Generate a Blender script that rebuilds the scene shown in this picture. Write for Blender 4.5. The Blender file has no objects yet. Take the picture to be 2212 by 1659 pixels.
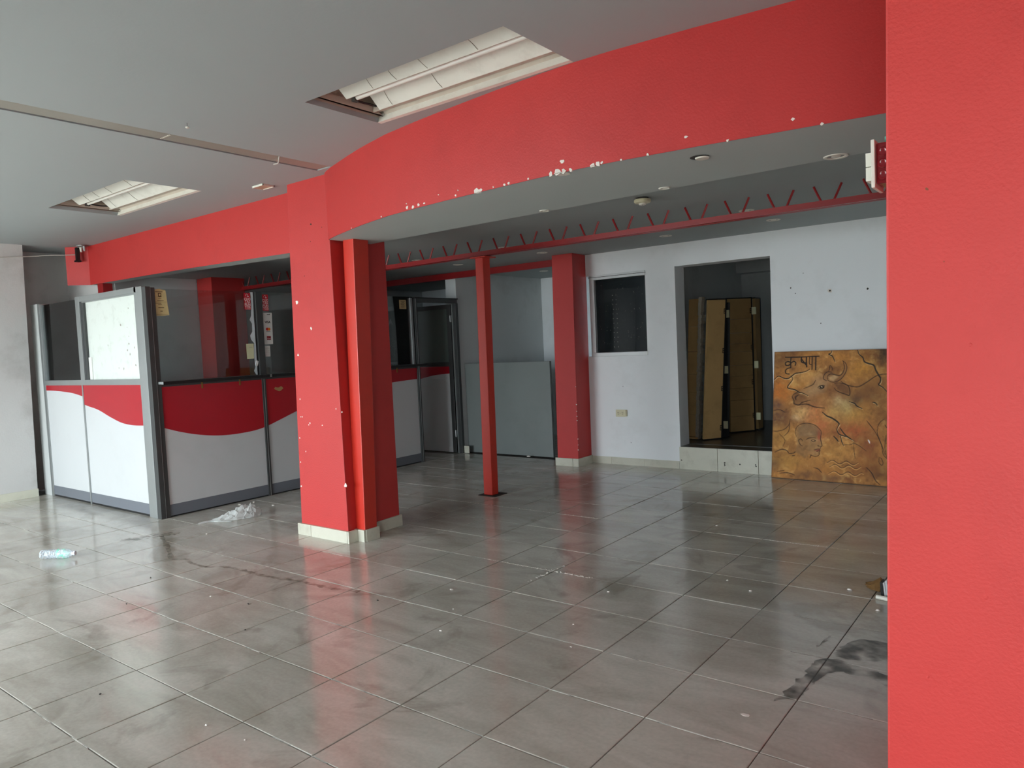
import bpy, bmesh, math, random
import numpy as np
from mathutils import Vector, Matrix

random.seed(7)
sc = bpy.context.scene
COL = sc.collection

# ------------------------------------------------------------------ camera, world, light, exposure
cam_d = bpy.data.cameras.new('camera')
cam = bpy.data.objects.new('camera', cam_d)
COL.objects.link(cam)
RIGHT = Vector((0.79220886, 0.60849867, -0.04620059))
UP = Vector((0.00351343, 0.07115845, 0.99745884))
FWD = Vector((-0.61023993, 0.79035805, -0.05423444))
CAM = Vector((1.80074638, -2.04861904, 1.48590736))
FPX = 1585.42
m = Matrix.Identity(4)
for i in range(3):
    m[i][0], m[i][1], m[i][2], m[i][3] = RIGHT[i], UP[i], -FWD[i], CAM[i]
cam.matrix_world = m
cam_d.sensor_width = 36.0
cam_d.sensor_fit = 'HORIZONTAL'
cam_d.lens = FPX * 36.0 / 2212.0
cam_d.clip_start = 0.05
sc.camera = cam

world = bpy.data.worlds.new('overcast_sky')
sc.world = world
world.use_nodes = True
wn = world.node_tree.nodes
wl = world.node_tree.links
bgn = wn['Background']
tcw = wn.new('ShaderNodeTexCoord')
sepw = wn.new('ShaderNodeSeparateXYZ')
rampw = wn.new('ShaderNodeValToRGB')          # overcast dome: a little brighter towards the zenith
rampw.color_ramp.elements[0].position = 0.0
rampw.color_ramp.elements[0].color = (0.74, 0.84, 0.90, 1)
rampw.color_ramp.elements[1].position = 1.0
rampw.color_ramp.elements[1].color = (0.92, 0.98, 1.0, 1)
wl.new(tcw.outputs['Generated'], sepw.inputs[0])
wl.new(sepw.outputs['Z'], rampw.inputs[0])
wl.new(rampw.outputs[0], bgn.inputs['Color'])
bgn.inputs['Strength'].default_value = 3.6

# two unseen shopfront openings behind the camera, sized and placed to shape the light: light portals (they sample the sky through them and emit nothing)
YF = -4.4
OPEN = [(-7.1, -1.9, 0.0, 2.4), (2.1, 3.15, 0.0, 2.05)]
for i_, (x0, x1, z0, z1) in enumerate(OPEN):
    pl = bpy.data.lights.new('shopfront_portal', 'AREA')
    pl.shape = 'RECTANGLE'
    pl.size = x1 - x0
    pl.size_y = z1 - z0
    pl.cycles.is_portal = True
    po = bpy.data.objects.new('shopfront_portal', pl)
    COL.objects.link(po)
    po.location = ((x0 + x1) / 2, YF + 0.02, (z0 + z1) / 2)
    po.rotation_euler = (math.radians(90), 0, 0)

sc.view_settings.view_transform = 'Standard'
sc.view_settings.look = 'None'
sc.view_settings.exposure = 2.2
sc.view_settings.gamma = 1.0
sc.view_settings.use_curve_mapping = False
sc.cycles.max_bounces = 10
sc.cycles.diffuse_bounces = 6
sc.cycles.glossy_bounces = 5
sc.cycles.transparent_max_bounces = 12
sc.cycles.use_denoising = True
sc.cycles.caustics_reflective = False
sc.cycles.caustics_refractive = False

# ------------------------------------------------------------------ materials
def srgb(r, g, b):
    def f(c):
        c /= 255.0
        return c / 12.92 if c <= 0.04045 else ((c + 0.055) / 1.055) ** 2.4
    return (f(r), f(g), f(b), 1.0)

def mat(name, col, rough=0.6, metal=0.0, var=0.06, scale=3.0, bump=0.0, bscale=120.0, spec=0.5, dirt=None, dirt_amt=0.0, dirt_scale=1.2, coat=0.0):
    """procedural paint / metal / plastic: base colour with slow noise variation, optional dirt patches, fine bump"""
    M = bpy.data.materials.new(name)
    M.use_nodes = True
    N, L = M.node_tree.nodes, M.node_tree.links
    B = N['Principled BSDF']
    geo = N.new('ShaderNodeNewGeometry')
    nz = N.new('ShaderNodeTexNoise')
    nz.inputs['Scale'].default_value = scale
    nz.inputs['Detail'].default_value = 5
    L.new(geo.outputs['Position'], nz.inputs['Vector'])
    mx = N.new('ShaderNodeMix'); mx.data_type = 'RGBA'
    mx.inputs['A'].default_value = tuple(c * (1 - var) for c in col[:3]) + (1,)
    mx.inputs['B'].default_value = tuple(min(1, c * (1 + var)) for c in col[:3]) + (1,)
    L.new(nz.outputs['Fac'], mx.inputs['Factor'])
    out = mx.outputs['Result']
    if dirt:
        nd = N.new('ShaderNodeTexNoise')
        nd.inputs['Scale'].default_value = dirt_scale
        nd.inputs['Detail'].default_value = 8
        nd.inputs['Roughness'].default_value = 0.65
        L.new(geo.outputs['Position'], nd.inputs['Vector'])
        rp = N.new('ShaderNodeMapRange')
        rp.inputs['From Min'].default_value = 0.52
        rp.inputs['From Max'].default_value = 0.78
        rp.inputs['To Max'].default_value = dirt_amt
        L.new(nd.outputs['Fac'], rp.inputs['Value'])
        m2 = N.new('ShaderNodeMix'); m2.data_type = 'RGBA'
        m2.inputs['B'].default_value = dirt
        L.new(rp.outputs['Result'], m2.inputs['Factor'])
        L.new(out, m2.inputs['A'])
        out = m2.outputs['Result']
    L.new(out, B.inputs['Base Color'])
    B.inputs['Roughness'].default_value = rough
    B.inputs['Metallic'].default_value = metal
    B.inputs['Specular IOR Level'].default_value = spec
    B.inputs['Coat Weight'].default_value = coat
    if bump > 0:
        nb = N.new('ShaderNodeTexNoise')
        nb.inputs['Scale'].default_value = bscale
        nb.inputs['Detail'].default_value = 3
        L.new(geo.outputs['Position'], nb.inputs['Vector'])
        bp = N.new('ShaderNodeBump')
        bp.inputs['Strength'].default_value = bump
        bp.inputs['Distance'].default_value = 0.01
        L.new(nb.outputs['Fac'], bp.inputs['Height'])
        L.new(bp.outputs['Normal'], B.inputs['Normal'])
    return M

def glass_mat(name, tint=(0.86, 0.9, 0.88), ior=1.45, rough=0.0):
    M = bpy.data.materials.new(name)
    M.use_nodes = True
    N, L = M.node_tree.nodes, M.node_tree.links
    N.remove(N['Principled BSDF'])
    tr = N.new('ShaderNodeBsdfTransparent'); tr.inputs[0].default_value = tint + (1,)
    gl = N.new('ShaderNodeBsdfGlossy'); gl.inputs['Roughness'].default_value = rough
    fr = N.new('ShaderNodeFresnel'); fr.inputs[0].default_value = ior
    ms = N.new('ShaderNodeMixShader')
    L.new(fr.outputs[0], ms.inputs[0]); L.new(tr.outputs[0], ms.inputs[1]); L.new(gl.outputs[0], ms.inputs[2])
    L.new(ms.outputs[0], N['Material Output'].inputs[0])
    return M

def film_mat(name, col, alpha, rough=0.5, nscale=6.0, lo=0.35, hi=0.6):
    """thin film or dried stain: diffuse/gloss where noise is high, clear elsewhere"""
    M = bpy.data.materials.new(name)
    M.use_nodes = True
    N, L = M.node_tree.nodes, M.node_tree.links
    B = N['Principled BSDF']
    B.inputs['Base Color'].default_value = col
    B.inputs['Roughness'].default_value = rough
    tr = N.new('ShaderNodeBsdfTransparent')
    geo = N.new('ShaderNodeNewGeometry')
    nz = N.new('ShaderNodeTexNoise'); nz.inputs['Scale'].default_value = nscale; nz.inputs['Detail'].default_value = 6
    L.new(geo.outputs['Position'], nz.inputs['Vector'])
    rp = N.new('ShaderNodeMapRange')
    rp.inputs['From Min'].default_value = lo; rp.inputs['From Max'].default_value = hi
    rp.inputs['To Max'].default_value = alpha
    L.new(nz.outputs['Fac'], rp.inputs['Value'])
    ms = N.new('ShaderNodeMixShader')
    L.new(rp.outputs['Result'], ms.inputs[0]); L.new(tr.outputs[0], ms.inputs[1]); L.new(B.outputs[0], ms.inputs[2])
    L.new(ms.outputs[0], N['Material Output'].inputs[0])
    return M

def tile_mat():
    """glazed grey porcelain: per-tile tint, cloudy smears, uneven gloss"""
    M = bpy.data.materials.new('grey_porcelain')
    M.use_nodes = True
    N, L = M.node_tree.nodes, M.node_tree.links
    B = N['Principled BSDF']
    geo = N.new('ShaderNodeNewGeometry')
    inf = N.new('ShaderNodeObjectInfo')
    n1 = N.new('ShaderNodeTexNoise'); n1.inputs['Scale'].default_value = 2.6; n1.inputs['Detail'].default_value = 7; n1.inputs['Roughness'].default_value = 0.62
    n1.inputs['Distortion'].default_value = 0.6
    mp = N.new('ShaderNodeMapping'); mp.inputs['Scale'].default_value = (0.55, 1.5, 1); mp.inputs['Rotation'].default_value = (0, 0, 0.5)
    L.new(geo.outputs['Position'], mp.inputs[0]); L.new(mp.outputs[0], n1.inputs['Vector'])
    r1 = N.new('ShaderNodeValToRGB')
    r1.color_ramp.elements[0].position = 0.30; r1.color_ramp.elements[0].color = srgb(172, 166, 154)
    r1.color_ramp.elements[1].position = 0.68; r1.color_ramp.elements[1].color = srgb(204, 200, 190)
    L.new(n1.outputs['Fac'], r1.inputs[0])
    n2 = N.new('ShaderNodeTexNoise'); n2.inputs['Scale'].default_value = 55; n2.inputs['Detail'].default_value = 4
    L.new(geo.outputs['Position'], n2.inputs['Vector'])
    mg = N.new('ShaderNodeMapRange'); mg.inputs['To Min'].default_value = 0.86; mg.inputs['To Max'].default_value = 1.14
    L.new(n2.outputs['Fac'], mg.inputs['Value'])
    rnd = N.new('ShaderNodeMapRange'); rnd.inputs['To Min'].default_value = 0.93; rnd.inputs['To Max'].default_value = 1.07
    L.new(inf.outputs['Random'], rnd.inputs['Value'])
    mu = N.new('ShaderNodeMath'); mu.operation = 'MULTIPLY'
    L.new(mg.outputs['Result'], mu.inputs[0]); L.new(rnd.outputs['Result'], mu.inputs[1])
    vm = N.new('ShaderNodeVectorMath'); vm.operation = 'SCALE'
    L.new(r1.outputs[0], vm.inputs[0]); L.new(mu.outputs[0], vm.inputs['Scale'])
    # darker dried mop marks
    n3 = N.new('ShaderNodeTexNoise'); n3.inputs['Scale'].default_value = 1.7; n3.inputs['Detail'].default_value = 9; n3.inputs['Roughness'].default_value = 0.58; n3.inputs['Distortion'].default_value = 1.2
    L.new(geo.outputs['Position'], n3.inputs['Vector'])
    r3 = N.new('ShaderNodeMapRange'); r3.inputs['From Min'].default_value = 0.56; r3.inputs['From Max'].default_value = 0.64; r3.inputs['To Max'].default_value = 0.34
    L.new(n3.outputs['Fac'], r3.inputs['Value'])
    m3 = N.new('ShaderNodeMix'); m3.data_type = 'RGBA'; m3.inputs['B'].default_value = srgb(118, 108, 94)
    L.new(r3.outputs['Result'], m3.inputs['Factor']); L.new(vm.outputs[0], m3.inputs['A'])
    L.new(m3.outputs['Result'], B.inputs['Base Color'])
    rr = N.new('ShaderNodeMapRange'); rr.inputs['From Min'].default_value = 0.3; rr.inputs['From Max'].default_value = 0.7
    rr.inputs['To Min'].default_value = 0.08; rr.inputs['To Max'].default_value = 0.21
    L.new(n1.outputs['Fac'], rr.inputs['Value']); L.new(rr.outputs['Result'], B.inputs['Roughness'])
    B.inputs['Specular IOR Level'].default_value = 1.0
    nb = N.new('ShaderNodeTexNoise'); nb.inputs['Scale'].default_value = 9; nb.inputs['Detail'].default_value = 4
    L.new(geo.outputs['Position'], nb.inputs['Vector'])
    bp = N.new('ShaderNodeBump'); bp.inputs['Strength'].default_value = 0.05; bp.inputs['Distance'].default_value = 0.01
    L.new(nb.outputs['Fac'], bp.inputs['Height']); L.new(bp.outputs['Normal'], B.inputs['Normal'])
    return M

RED = mat('red_wall_paint', srgb(194, 53, 51), 0.55, var=0.05, scale=1.6, bump=0.12, bscale=90, dirt=srgb(150, 32, 34), dirt_amt=0.30, dirt_scale=1.7)
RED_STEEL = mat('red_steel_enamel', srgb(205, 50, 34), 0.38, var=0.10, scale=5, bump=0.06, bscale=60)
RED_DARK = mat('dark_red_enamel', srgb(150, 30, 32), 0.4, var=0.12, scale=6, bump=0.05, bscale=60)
CEIL = mat('grey_ceiling_paint', srgb(166, 173, 174), 0.8, var=0.03, scale=0.9, bump=0.05, bscale=60)
SOFFIT = mat('soffit_lit_grey', srgb(182, 190, 188), 0.75, var=0.04, scale=1.0, bump=0.06, bscale=50)  # ceiling grey made lighter; the soffit's brighter light is put into its colour
CEIL2 = mat('grey_soffit_paint', srgb(160, 168, 168), 0.75, var=0.04, scale=1.0, bump=0.06, bscale=50)
WHITE_WALL = mat('white_wall_paint', srgb(242, 245, 247), 0.7, var=0.03, scale=1.5, bump=0.06, bscale=80, dirt=srgb(178, 176, 170), dirt_amt=0.22, dirt_scale=1.6)
GREY_WALL = mat('grey_wall_paint', srgb(204, 208, 208), 0.7, var=0.04, scale=1.5, bump=0.05, bscale=80, dirt=srgb(110, 108, 100), dirt_amt=0.35, dirt_scale=1.1)
OLD_WALL = mat('aged_plaster', srgb(202, 200, 198), 0.8, var=0.06, scale=2, bump=0.1, bscale=60, dirt=srgb(120, 112, 104), dirt_amt=0.4, dirt_scale=1.8)
TILE = tile_mat()
GROUT = mat('dark_grout', srgb(62, 58, 52), 0.9, var=0.35, scale=9, dirt=srgb(170, 165, 155), dirt_amt=0.5, dirt_scale=3)
PALE_GROUT = film_mat('pale_grout_residue', srgb(205, 202, 194), 0.95, 0.8, 3.2, 0.47, 0.58)
CREAM_TILE = mat('cream_ceramic', srgb(206, 204, 188), 0.35, var=0.06, scale=14, dirt=srgb(140, 132, 112), dirt_amt=0.4, dirt_scale=6)
ALU = mat('brushed_aluminium', srgb(168, 172, 172), 0.42, metal=0.7, var=0.06, scale=8)
ALU_DARK = mat('dark_grey_aluminium', srgb(74, 76, 76), 0.42, metal=0.35, var=0.06, scale=8)
WHITE_PANEL = mat('white_laminate', srgb(204, 206, 207), 0.35, var=0.02, scale=2, dirt=srgb(170, 170, 168), dirt_amt=0.15, dirt_scale=2.5)
RED_PANEL = mat('red_vinyl', srgb(174, 13, 33), 0.28, var=0.03, scale=2)
KICK = mat('slate_kick_laminate', srgb(110, 114, 122), 0.4, var=0.05, scale=3)
GLASS = glass_mat('clear_glass', (0.90, 0.93, 0.925), 1.45)
GLASS_DARK = glass_mat('smoked_glass', (0.14, 0.14, 0.14), 1.22)
PANE_WHITE = mat('white_filmed_glass', srgb(226, 232, 226), 0.2, var=0.03, scale=4, dirt=srgb(150, 148, 138), dirt_amt=0.3, dirt_scale=9, coat=0.4)
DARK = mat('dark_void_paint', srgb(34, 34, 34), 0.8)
BLACK = mat('black_rubber', srgb(22, 22, 23), 0.5, var=0.2)
SHELF_TOP = mat('grey_counter_laminate', srgb(150, 154, 154), 0.3, var=0.04)
BRASS = mat('tarnished_brass', srgb(150, 120, 62), 0.45, metal=0.6, var=0.15, scale=30)
WHITE_PLASTIC = mat('white_plastic', srgb(228, 226, 214), 0.4, var=0.03)
CREAM_PLASTIC = mat('cream_plastic', srgb(214, 206, 172), 0.4, var=0.05)
ENAMEL = mat('white_enamel', srgb(226, 224, 214), 0.35, var=0.05, scale=6, dirt=srgb(160, 150, 136), dirt_amt=0.35, dirt_scale=7)
ENAMEL_OLD = mat('stained_enamel', srgb(196, 184, 170), 0.5, var=0.08, scale=5, dirt=srgb(120, 100, 84), dirt_amt=0.5, dirt_scale=4)
TRAY = mat('grey_beige_metal', srgb(158, 154, 144), 0.5, metal=0.1, var=0.06, scale=5)
CARDBOARD = mat('brown_cardboard', srgb(176, 142, 92), 0.85, var=0.12, scale=5, bump=0.06, bscale=200, dirt=srgb(110, 80, 44), dirt_amt=0.4, dirt_scale=4)
PAPER = mat('white_paper', srgb(226, 226, 222), 0.7, var=0.03)
PAPER_Y = mat('yellowed_paper', srgb(208, 194, 142), 0.8, var=0.12, scale=22)
PAPER_CREAM = mat('cream_paper', srgb(216, 214, 176), 0.8, var=0.04)
PAPER_BEIGE = mat('beige_paper', srgb(186, 160, 116), 0.8, var=0.14, scale=30)
INK = mat('black_ink', srgb(24, 22, 26), 0.6)
INK_BROWN = mat('faded_brown_ink', srgb(84, 66, 36), 0.7)
STICKER_RED = mat('sticker_red', srgb(205, 24, 44), 0.35, var=0.03)
PINK_WHITE = mat('sticker_white', srgb(245, 225, 225), 0.4)
CARD_RED = mat('print_red', srgb(200, 20, 30), 0.5)
CARD_ORANGE = mat('print_orange', srgb(236, 130, 30), 0.5)
CARD_MAROON = mat('print_maroon', srgb(130, 12, 24), 0.5)
GREEN_GLASS = mat('dark_green_board', srgb(26, 46, 42), 0.25, var=0.08)
GREEN_PAPER = mat('green_tinted_paper', srgb(96, 132, 112), 0.7, var=0.06)
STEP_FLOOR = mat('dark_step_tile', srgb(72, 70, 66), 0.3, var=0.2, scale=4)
MAROON_GLOSS = mat('gloss_maroon_plastic', srgb(128, 24, 34), 0.18, var=0.1, scale=20, coat=0.4)
TEAL = mat('teal_plastic', srgb(110, 200, 178), 0.4)
LEAF_BROWN = mat('dry_brown_paper', srgb(112, 80, 40), 0.85, var=0.3, scale=30)
PLASTER_CHIP = mat('bare_white_plaster', srgb(232, 226, 218), 0.9, var=0.05, scale=30)
HOLE = mat('dark_grey_and_hole_shade', srgb(58, 54, 50), 0.9)  # plain dark parts; on holes the flat dark colour stands for their shade
PET = film_mat('clear_pet', srgb(222, 234, 244), 0.62, 0.12, 60, 0.30, 0.62)
LABEL_GREEN = film_mat('green_label_film', srgb(130, 226, 190), 0.8, 0.3, 22, 0.46, 0.58)
CAP_WHITE = mat('white_cap', srgb(226, 230, 240), 0.4)
BAG = None
STAIN = film_mat('brown_dried_water', srgb(104, 88, 64), 0.55, 0.3, 16, 0.36, 0.66)
STAIN_WET = film_mat('dark_wet_patch', srgb(58, 50, 40), 0.75, 0.14, 10, 0.36, 0.62)
CABLE = mat('grey_cable', srgb(190, 186, 178), 0.6)
ASPHALT = mat('grey_pavement', srgb(196, 195, 190), 0.9, var=0.1, scale=3)
STRIPE = mat('striped_wrapper', srgb(210, 212, 214), 0.4, var=0.3, scale=40)

# ------------------------------------------------------------------ builders
def link(o, parent=None):
    COL.objects.link(o)
    if parent is not None:
        o.parent = parent
    return o

def obj(name, bm, mt, parent=None, bevel=0.0, smooth=False, kind=None, label=None):
    bmesh.ops.recalc_face_normals(bm, faces=bm.faces)
    if bevel > 0:
        bmesh.ops.bevel(bm, geom=[e for e in bm.edges if e.is_manifold and e.calc_face_angle(0) > 0.5], offset=bevel, segments=2, affect='EDGES', profile=0.6, clamp_overlap=True)
    me = bpy.data.meshes.new(name)
    bm.to_mesh(me); bm.free()
    if isinstance(mt, (list, tuple)):
        for q in mt: me.materials.append(q)
    else:
        me.materials.append(mt)
    if smooth:
        for p in me.polygons: p.use_smooth = True
        try: me.set_sharp_from_angle(angle=math.radians(40))
        except Exception: pass
    o = bpy.data.objects.new(name, me)
    link(o, parent)
    if kind: o['kind'] = kind
    if label: o['label'] = label
    return o

def thing(name, label, cat, group=None, loc=(0, 0, 0)):
    o = bpy.data.objects.new(name, None)
    o.empty_display_size = 0.05
    o.location = loc
    link(o)
    o['label'] = label; o['category'] = cat
    if group: o['group'] = group
    return o

def tag(o, label, cat, group=None):
    o['label'] = label; o['category'] = cat
    if group: o['group'] = group
    return o

def struct(name, bm, mt, label=None, bevel=0.0):
    o = obj(name, bm, mt, None, bevel)
    o['kind'] = 'structure'
    if label: o['label'] = label
    return o

def B():
    return bmesh.new()

def hexa(bm, bot, top, mi=0):
    vb = [bm.verts.new(p) for p in bot]; vt = [bm.verts.new(p) for p in top]
    n = len(vb)
    fs = [bm.faces.new(vb[::-1]), bm.faces.new(vt)]
    for i in range(n):
        fs.append(bm.faces.new((vb[i], vb[(i + 1) % n], vt[(i + 1) % n], vt[i])))
    for f in fs: f.material_index = mi
    return bm

def box(bm, x0, x1, y0, y1, z0, z1, mi=0):
    r = [(x0, y0), (x1, y0), (x1, y1), (x0, y1)]
    return hexa(bm, [(x, y, z0) for x, y in r], [(x, y, z1) for x, y in r], mi)

def plate(bm, axis, pts, d0, d1, mi=0):
    """polygon extruded along an axis: 'y' pts=(x,z); 'x' pts=(y,z); 'z' pts=(x,y)"""
    if axis == 'y': f = lambda p, d: (p[0], d, p[1])
    elif axis == 'x': f = lambda p, d: (d, p[0], p[1])
    else: f = lambda p, d: (p[0], p[1], d)
    return hexa(bm, [f(p, d0) for p in pts], [f(p, d1) for p in pts], mi)

def tube(bm, pts, r, n=8, cap=True):
    pts = [Vector(p) for p in pts]
    rings = []
    for i, p in enumerate(pts):
        t = (pts[min(i + 1, len(pts) - 1)] - pts[max(i - 1, 0)]).normalized()
        a = Vector((0, 0, 1)) if abs(t.z) < 0.9 else Vector((1, 0, 0))
        u = t.cross(a).normalized(); v = t.cross(u).normalized()
        rr = r[i] if isinstance(r, (list, tuple)) else r
        rings.append([bm.verts.new(p + u * rr * math.cos(2 * math.pi * k / n) + v * rr * math.sin(2 * math.pi * k / n)) for k in range(n)])
    for a, b in zip(rings, rings[1:]):
        for k in range(n):
            bm.faces.new((a[k], a[(k + 1) % n], b[(k + 1) % n], b[k]))
    if cap:
        bm.faces.new(rings[0][::-1]); bm.faces.new(rings[-1])
    return bm

def lathe(bm, prof, n=24, M=None):
    """profile (r, z) about local z; M maps to world"""
    M = M or Matrix.Identity(4)
    rings = []
    for r, z in prof:
        if r < 1e-6:
            rings.append([bm.verts.new(M @ Vector((0, 0, z)))])
        else:
            rings.append([bm.verts.new(M @ Vector((r * math.cos(2 * math.pi * k / n), r * math.sin(2 * math.pi * k / n), z))) for k in range(n)])
    for a, b in zip(rings, rings[1:]):
        if len(a) == 1 and len(b) == 1: continue
        for k in range(n):
            if len(a) == 1: bm.faces.new((a[0], b[(k + 1) % n], b[k]))
            elif len(b) == 1: bm.faces.new((a[k], a[(k + 1) % n], b[0]))
            else: bm.faces.new((a[k], a[(k + 1) % n], b[(k + 1) % n], b[k]))
    return bm

def blob(bm, c, r, flat=(1, 1, 1), n=7, rough=0.4, rnd=random):
    """small irregular chip"""
    M = Matrix.Translation(c) @ Matrix.Diagonal((flat[0], flat[1], flat[2], 1))
    res = bmesh.ops.create_icosphere(bm, subdivisions=1, radius=r, matrix=M)
    for v in res['verts']:
        d = v.co - Vector(c)
        v.co = Vector(c) + d * (1 + rough * (rnd.random() - 0.5) * 2)
    return bm

def chip(bm, axis, c, r, d, rnd=random):
    """flat ragged polygon lying on a wall (axis = its normal)"""
    n = rnd.randint(6, 9)
    pts = []
    sx = rnd.uniform(0.7, 1.5)
    for k in range(n):
        q = r * rnd.uniform(0.55, 1.2); a = 2 * math.pi * k / n
        pts.append((c[0] + sx * q * math.cos(a), c[1] + q * math.sin(a)))
    plate(bm, axis, pts, d[0], d[1])

def sub(name, bm, mt, parent, bevel=0.0, **k):
    """a piece of a part (its part already sits at the world origin)"""
    return obj(name, bm, mt, parent, bevel, **k)

def text(name, s, size, M, mt, parent, depth=0.0004, bold=0.0):
    cu = bpy.data.curves.new(name, 'FONT')
    cu.body = s; cu.size = size; cu.extrude = depth; cu.offset = bold
    cu.align_x = 'CENTER'; cu.align_y = 'CENTER'; cu.resolution_u = 3
    t = bpy.data.objects.new(name, cu)
    COL.objects.link(t)
    bpy.context.view_layer.update()
    me = bpy.data.meshes.new_from_object(t.evaluated_get(bpy.context.evaluated_depsgraph_get()))
    bpy.data.objects.remove(t); bpy.data.curves.remove(cu)
    me.name = name
    me.transform(M)
    me.materials.clear(); me.materials.append(mt)
    o = bpy.data.objects.new(name, me)
    return link(o, parent)

def on_x(y, z, x, sx=1.0, tilt=0.0):   # text frame on a wall facing +X
    return Matrix.Translation((x, y, z)) @ Matrix(((0, 0, 1, 0), (1, 0, 0, 0), (0, 1, 0, 0), (0, 0, 0, 1))) @ Matrix.Rotation(tilt, 4, 'Z') @ Matrix.Diagonal((sx, 1, 1, 1))

def on_y(x, z, y, sx=1.0):             # text frame on a wall facing -Y
    return Matrix.Translation((x, y, z)) @ Matrix(((1, 0, 0, 0), (0, 0, -1, 0), (0, 1, 0, 0), (0, 0, 0, 1))) @ Matrix.Diagonal((sx, 1, 1, 1))

def copy_tree(o, parent=None):
    c = o.copy(); COL.objects.link(c)
    if parent is not None: c.parent = parent
    for ch in list(o.children): copy_tree(ch, c)
    return c

def project(p):
    d = Vector(p) - CAM; w = d.dot(FWD)
    if w < 0.05: return None
    return 1106 + FPX * d.dot(RIGHT) / w, 829.5 - FPX * d.dot(UP) / w

# ------------------------------------------------------------------ the setting: floor
T = 0.45
ZC, ZB = 2.84, 2.512          # front ceiling, rear ceiling
bm = B(); box(bm, -8.2, 3.4, -4.6, 8.4, -0.16, -0.012)
floor = struct('floor', bm, GROUT, 'grey glazed tile floor of the empty shop')
def tile_bm(cells, j=0.0022):
    bm = B()
    for x, y, w, h in cells:
        b = 0.0025
        o = [(x + j, y + j), (x + w - j, y + j), (x + w - j, y + h - j), (x + j, y + h - j)]
        n = [(x + j + b, y + j + b), (x + w - j - b, y + j + b), (x + w - j - b, y + h - j - b), (x + j + b, y + h - j - b)]
        vo = [bm.verts.new((p[0], p[1], -0.013)) for p in o]
        vm_ = [bm.verts.new((p[0], p[1], -0.0015)) for p in o]
        vi = [bm.verts.new((p[0], p[1], 0.0)) for p in n]
        bm.faces.new(vi)
        for k in range(4):
            bm.faces.new((vo[k], vo[(k + 1) % 4], vm_[(k + 1) % 4], vm_[k]))
            bm.faces.new((vm_[k], vm_[(k + 1) % 4], vi[(k + 1) % 4], vi[k]))
    return bm
seen, rest = [], []
for iy in range(-10, 17):
    for ix in range(-17, 8):
        x, y = ix * T, iy * T
        w = min(T, 3.3 - x); h = T
        if y < 5.561 < y + T: h = 5.561 - y
        if y >= 5.56 and x > -3.5: continue
        c = (x + w / 2, y + h / 2, 0)
        p = project(c)
        inbooth = x + 0.1 < -5.1 and y > 1.2
        ok = p and -60 < p[0] < 1990 and 960 < p[1] < 1720 and not inbooth and y < 5.7 and w > 0.3
        (seen if ok and abs(h - T) < 1e-6 else rest).append((x, y, w, h))
seen.sort(key=lambda c: (c[0] + T / 2 - CAM.x) ** 2 + (c[1] + T / 2 - CAM.y) ** 2)
rest += seen[292:]; seen = seen[:292]
bm = tile_bm([(-T / 2, -T / 2, T, T)])
t0 = obj('tile', bm, TILE, floor)
tiles = [t0] + [t0.copy() for _ in range(len(seen) - 1)]
for t, c in zip(tiles, seen):
    t.location = (c[0] + T / 2, c[1] + T / 2, random.uniform(-0.0006, 0.0006))
    t.rotation_euler = (random.uniform(-0.0016, 0.0016), random.uniform(-0.0016, 0.0016), 0)
    if t is not t0:
        COL.objects.link(t); t.parent = floor
obj('outer_tiles', tile_bm(rest), TILE, floor, kind='stuff')
# pale residue in the joints that run along x (thin strips lying in the joints)
bm = B()
for iy in range(-4, 13):
    y = iy * T
    for k in range(0, 40):
        x0 = -7.4 + k * 0.22
        if random.random() < 0.55 and not (x0 < -5 and y > 1.2):
            box(bm, x0, x0 + 0.22, y - 0.0020, y + 0.0020, -0.008, 0.0004)
obj('grout_residue', bm, PALE_GROUT, floor, kind='stuff')

# ------------------------------------------------------------------ walls
bm = B()
YB = 5.561
for x0, x1, z0, z1 in [(-2.915, -1.73, 0, 1.29), (-2.09, -1.73, 1.29, 2.255), (-2.89, -1.73, 2.255, ZB + 0.05), (-1.73, -0.68, 2.262, ZB + 0.05), (-0.68, 3.4, 0, ZB + 0.05)]:
    box(bm, x0, x1, YB, YB + 0.24, z0, z1)
wall_back = struct('wall_back', bm, WHITE_WALL, 'white rear wall with a window opening and a raised doorway')
bm = B()
for x, z, r in [(0.229, 1.852, 0.012), (-0.48, 1.92, 0.007), (-0.436, 1.861, 0.005), (-0.356, 2.056, 0.005), (-0.2, 1.55, 0.005), (-2.43, 0.93, 0.006), (-2.35, 0.27, 0.005)]:
    chip(bm, 'y', (x, z), r, (YB - 0.0012, YB + 0.001))
obj('screw_hole', bm, HOLE, wall_back, kind='stuff')
bm = B(); chip(bm, 'y', (-0.107, 1.862), 0.022, (YB - 0.002, YB + 0.001)); obj('filler_patch', bm, PLASTER_CHIP, wall_back)
bm = B(); lathe(bm, [(0, 0), (0.009, 0), (0.009, 0.004), (0.004, 0.006), (0, 0.006)], 10, Matrix.Translation((-0.107, YB - 0.002, 1.862)) @ Matrix.Rotation(math.radians(90), 4, 'X')); obj('wall_plug', bm, HOLE, wall_back)

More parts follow.
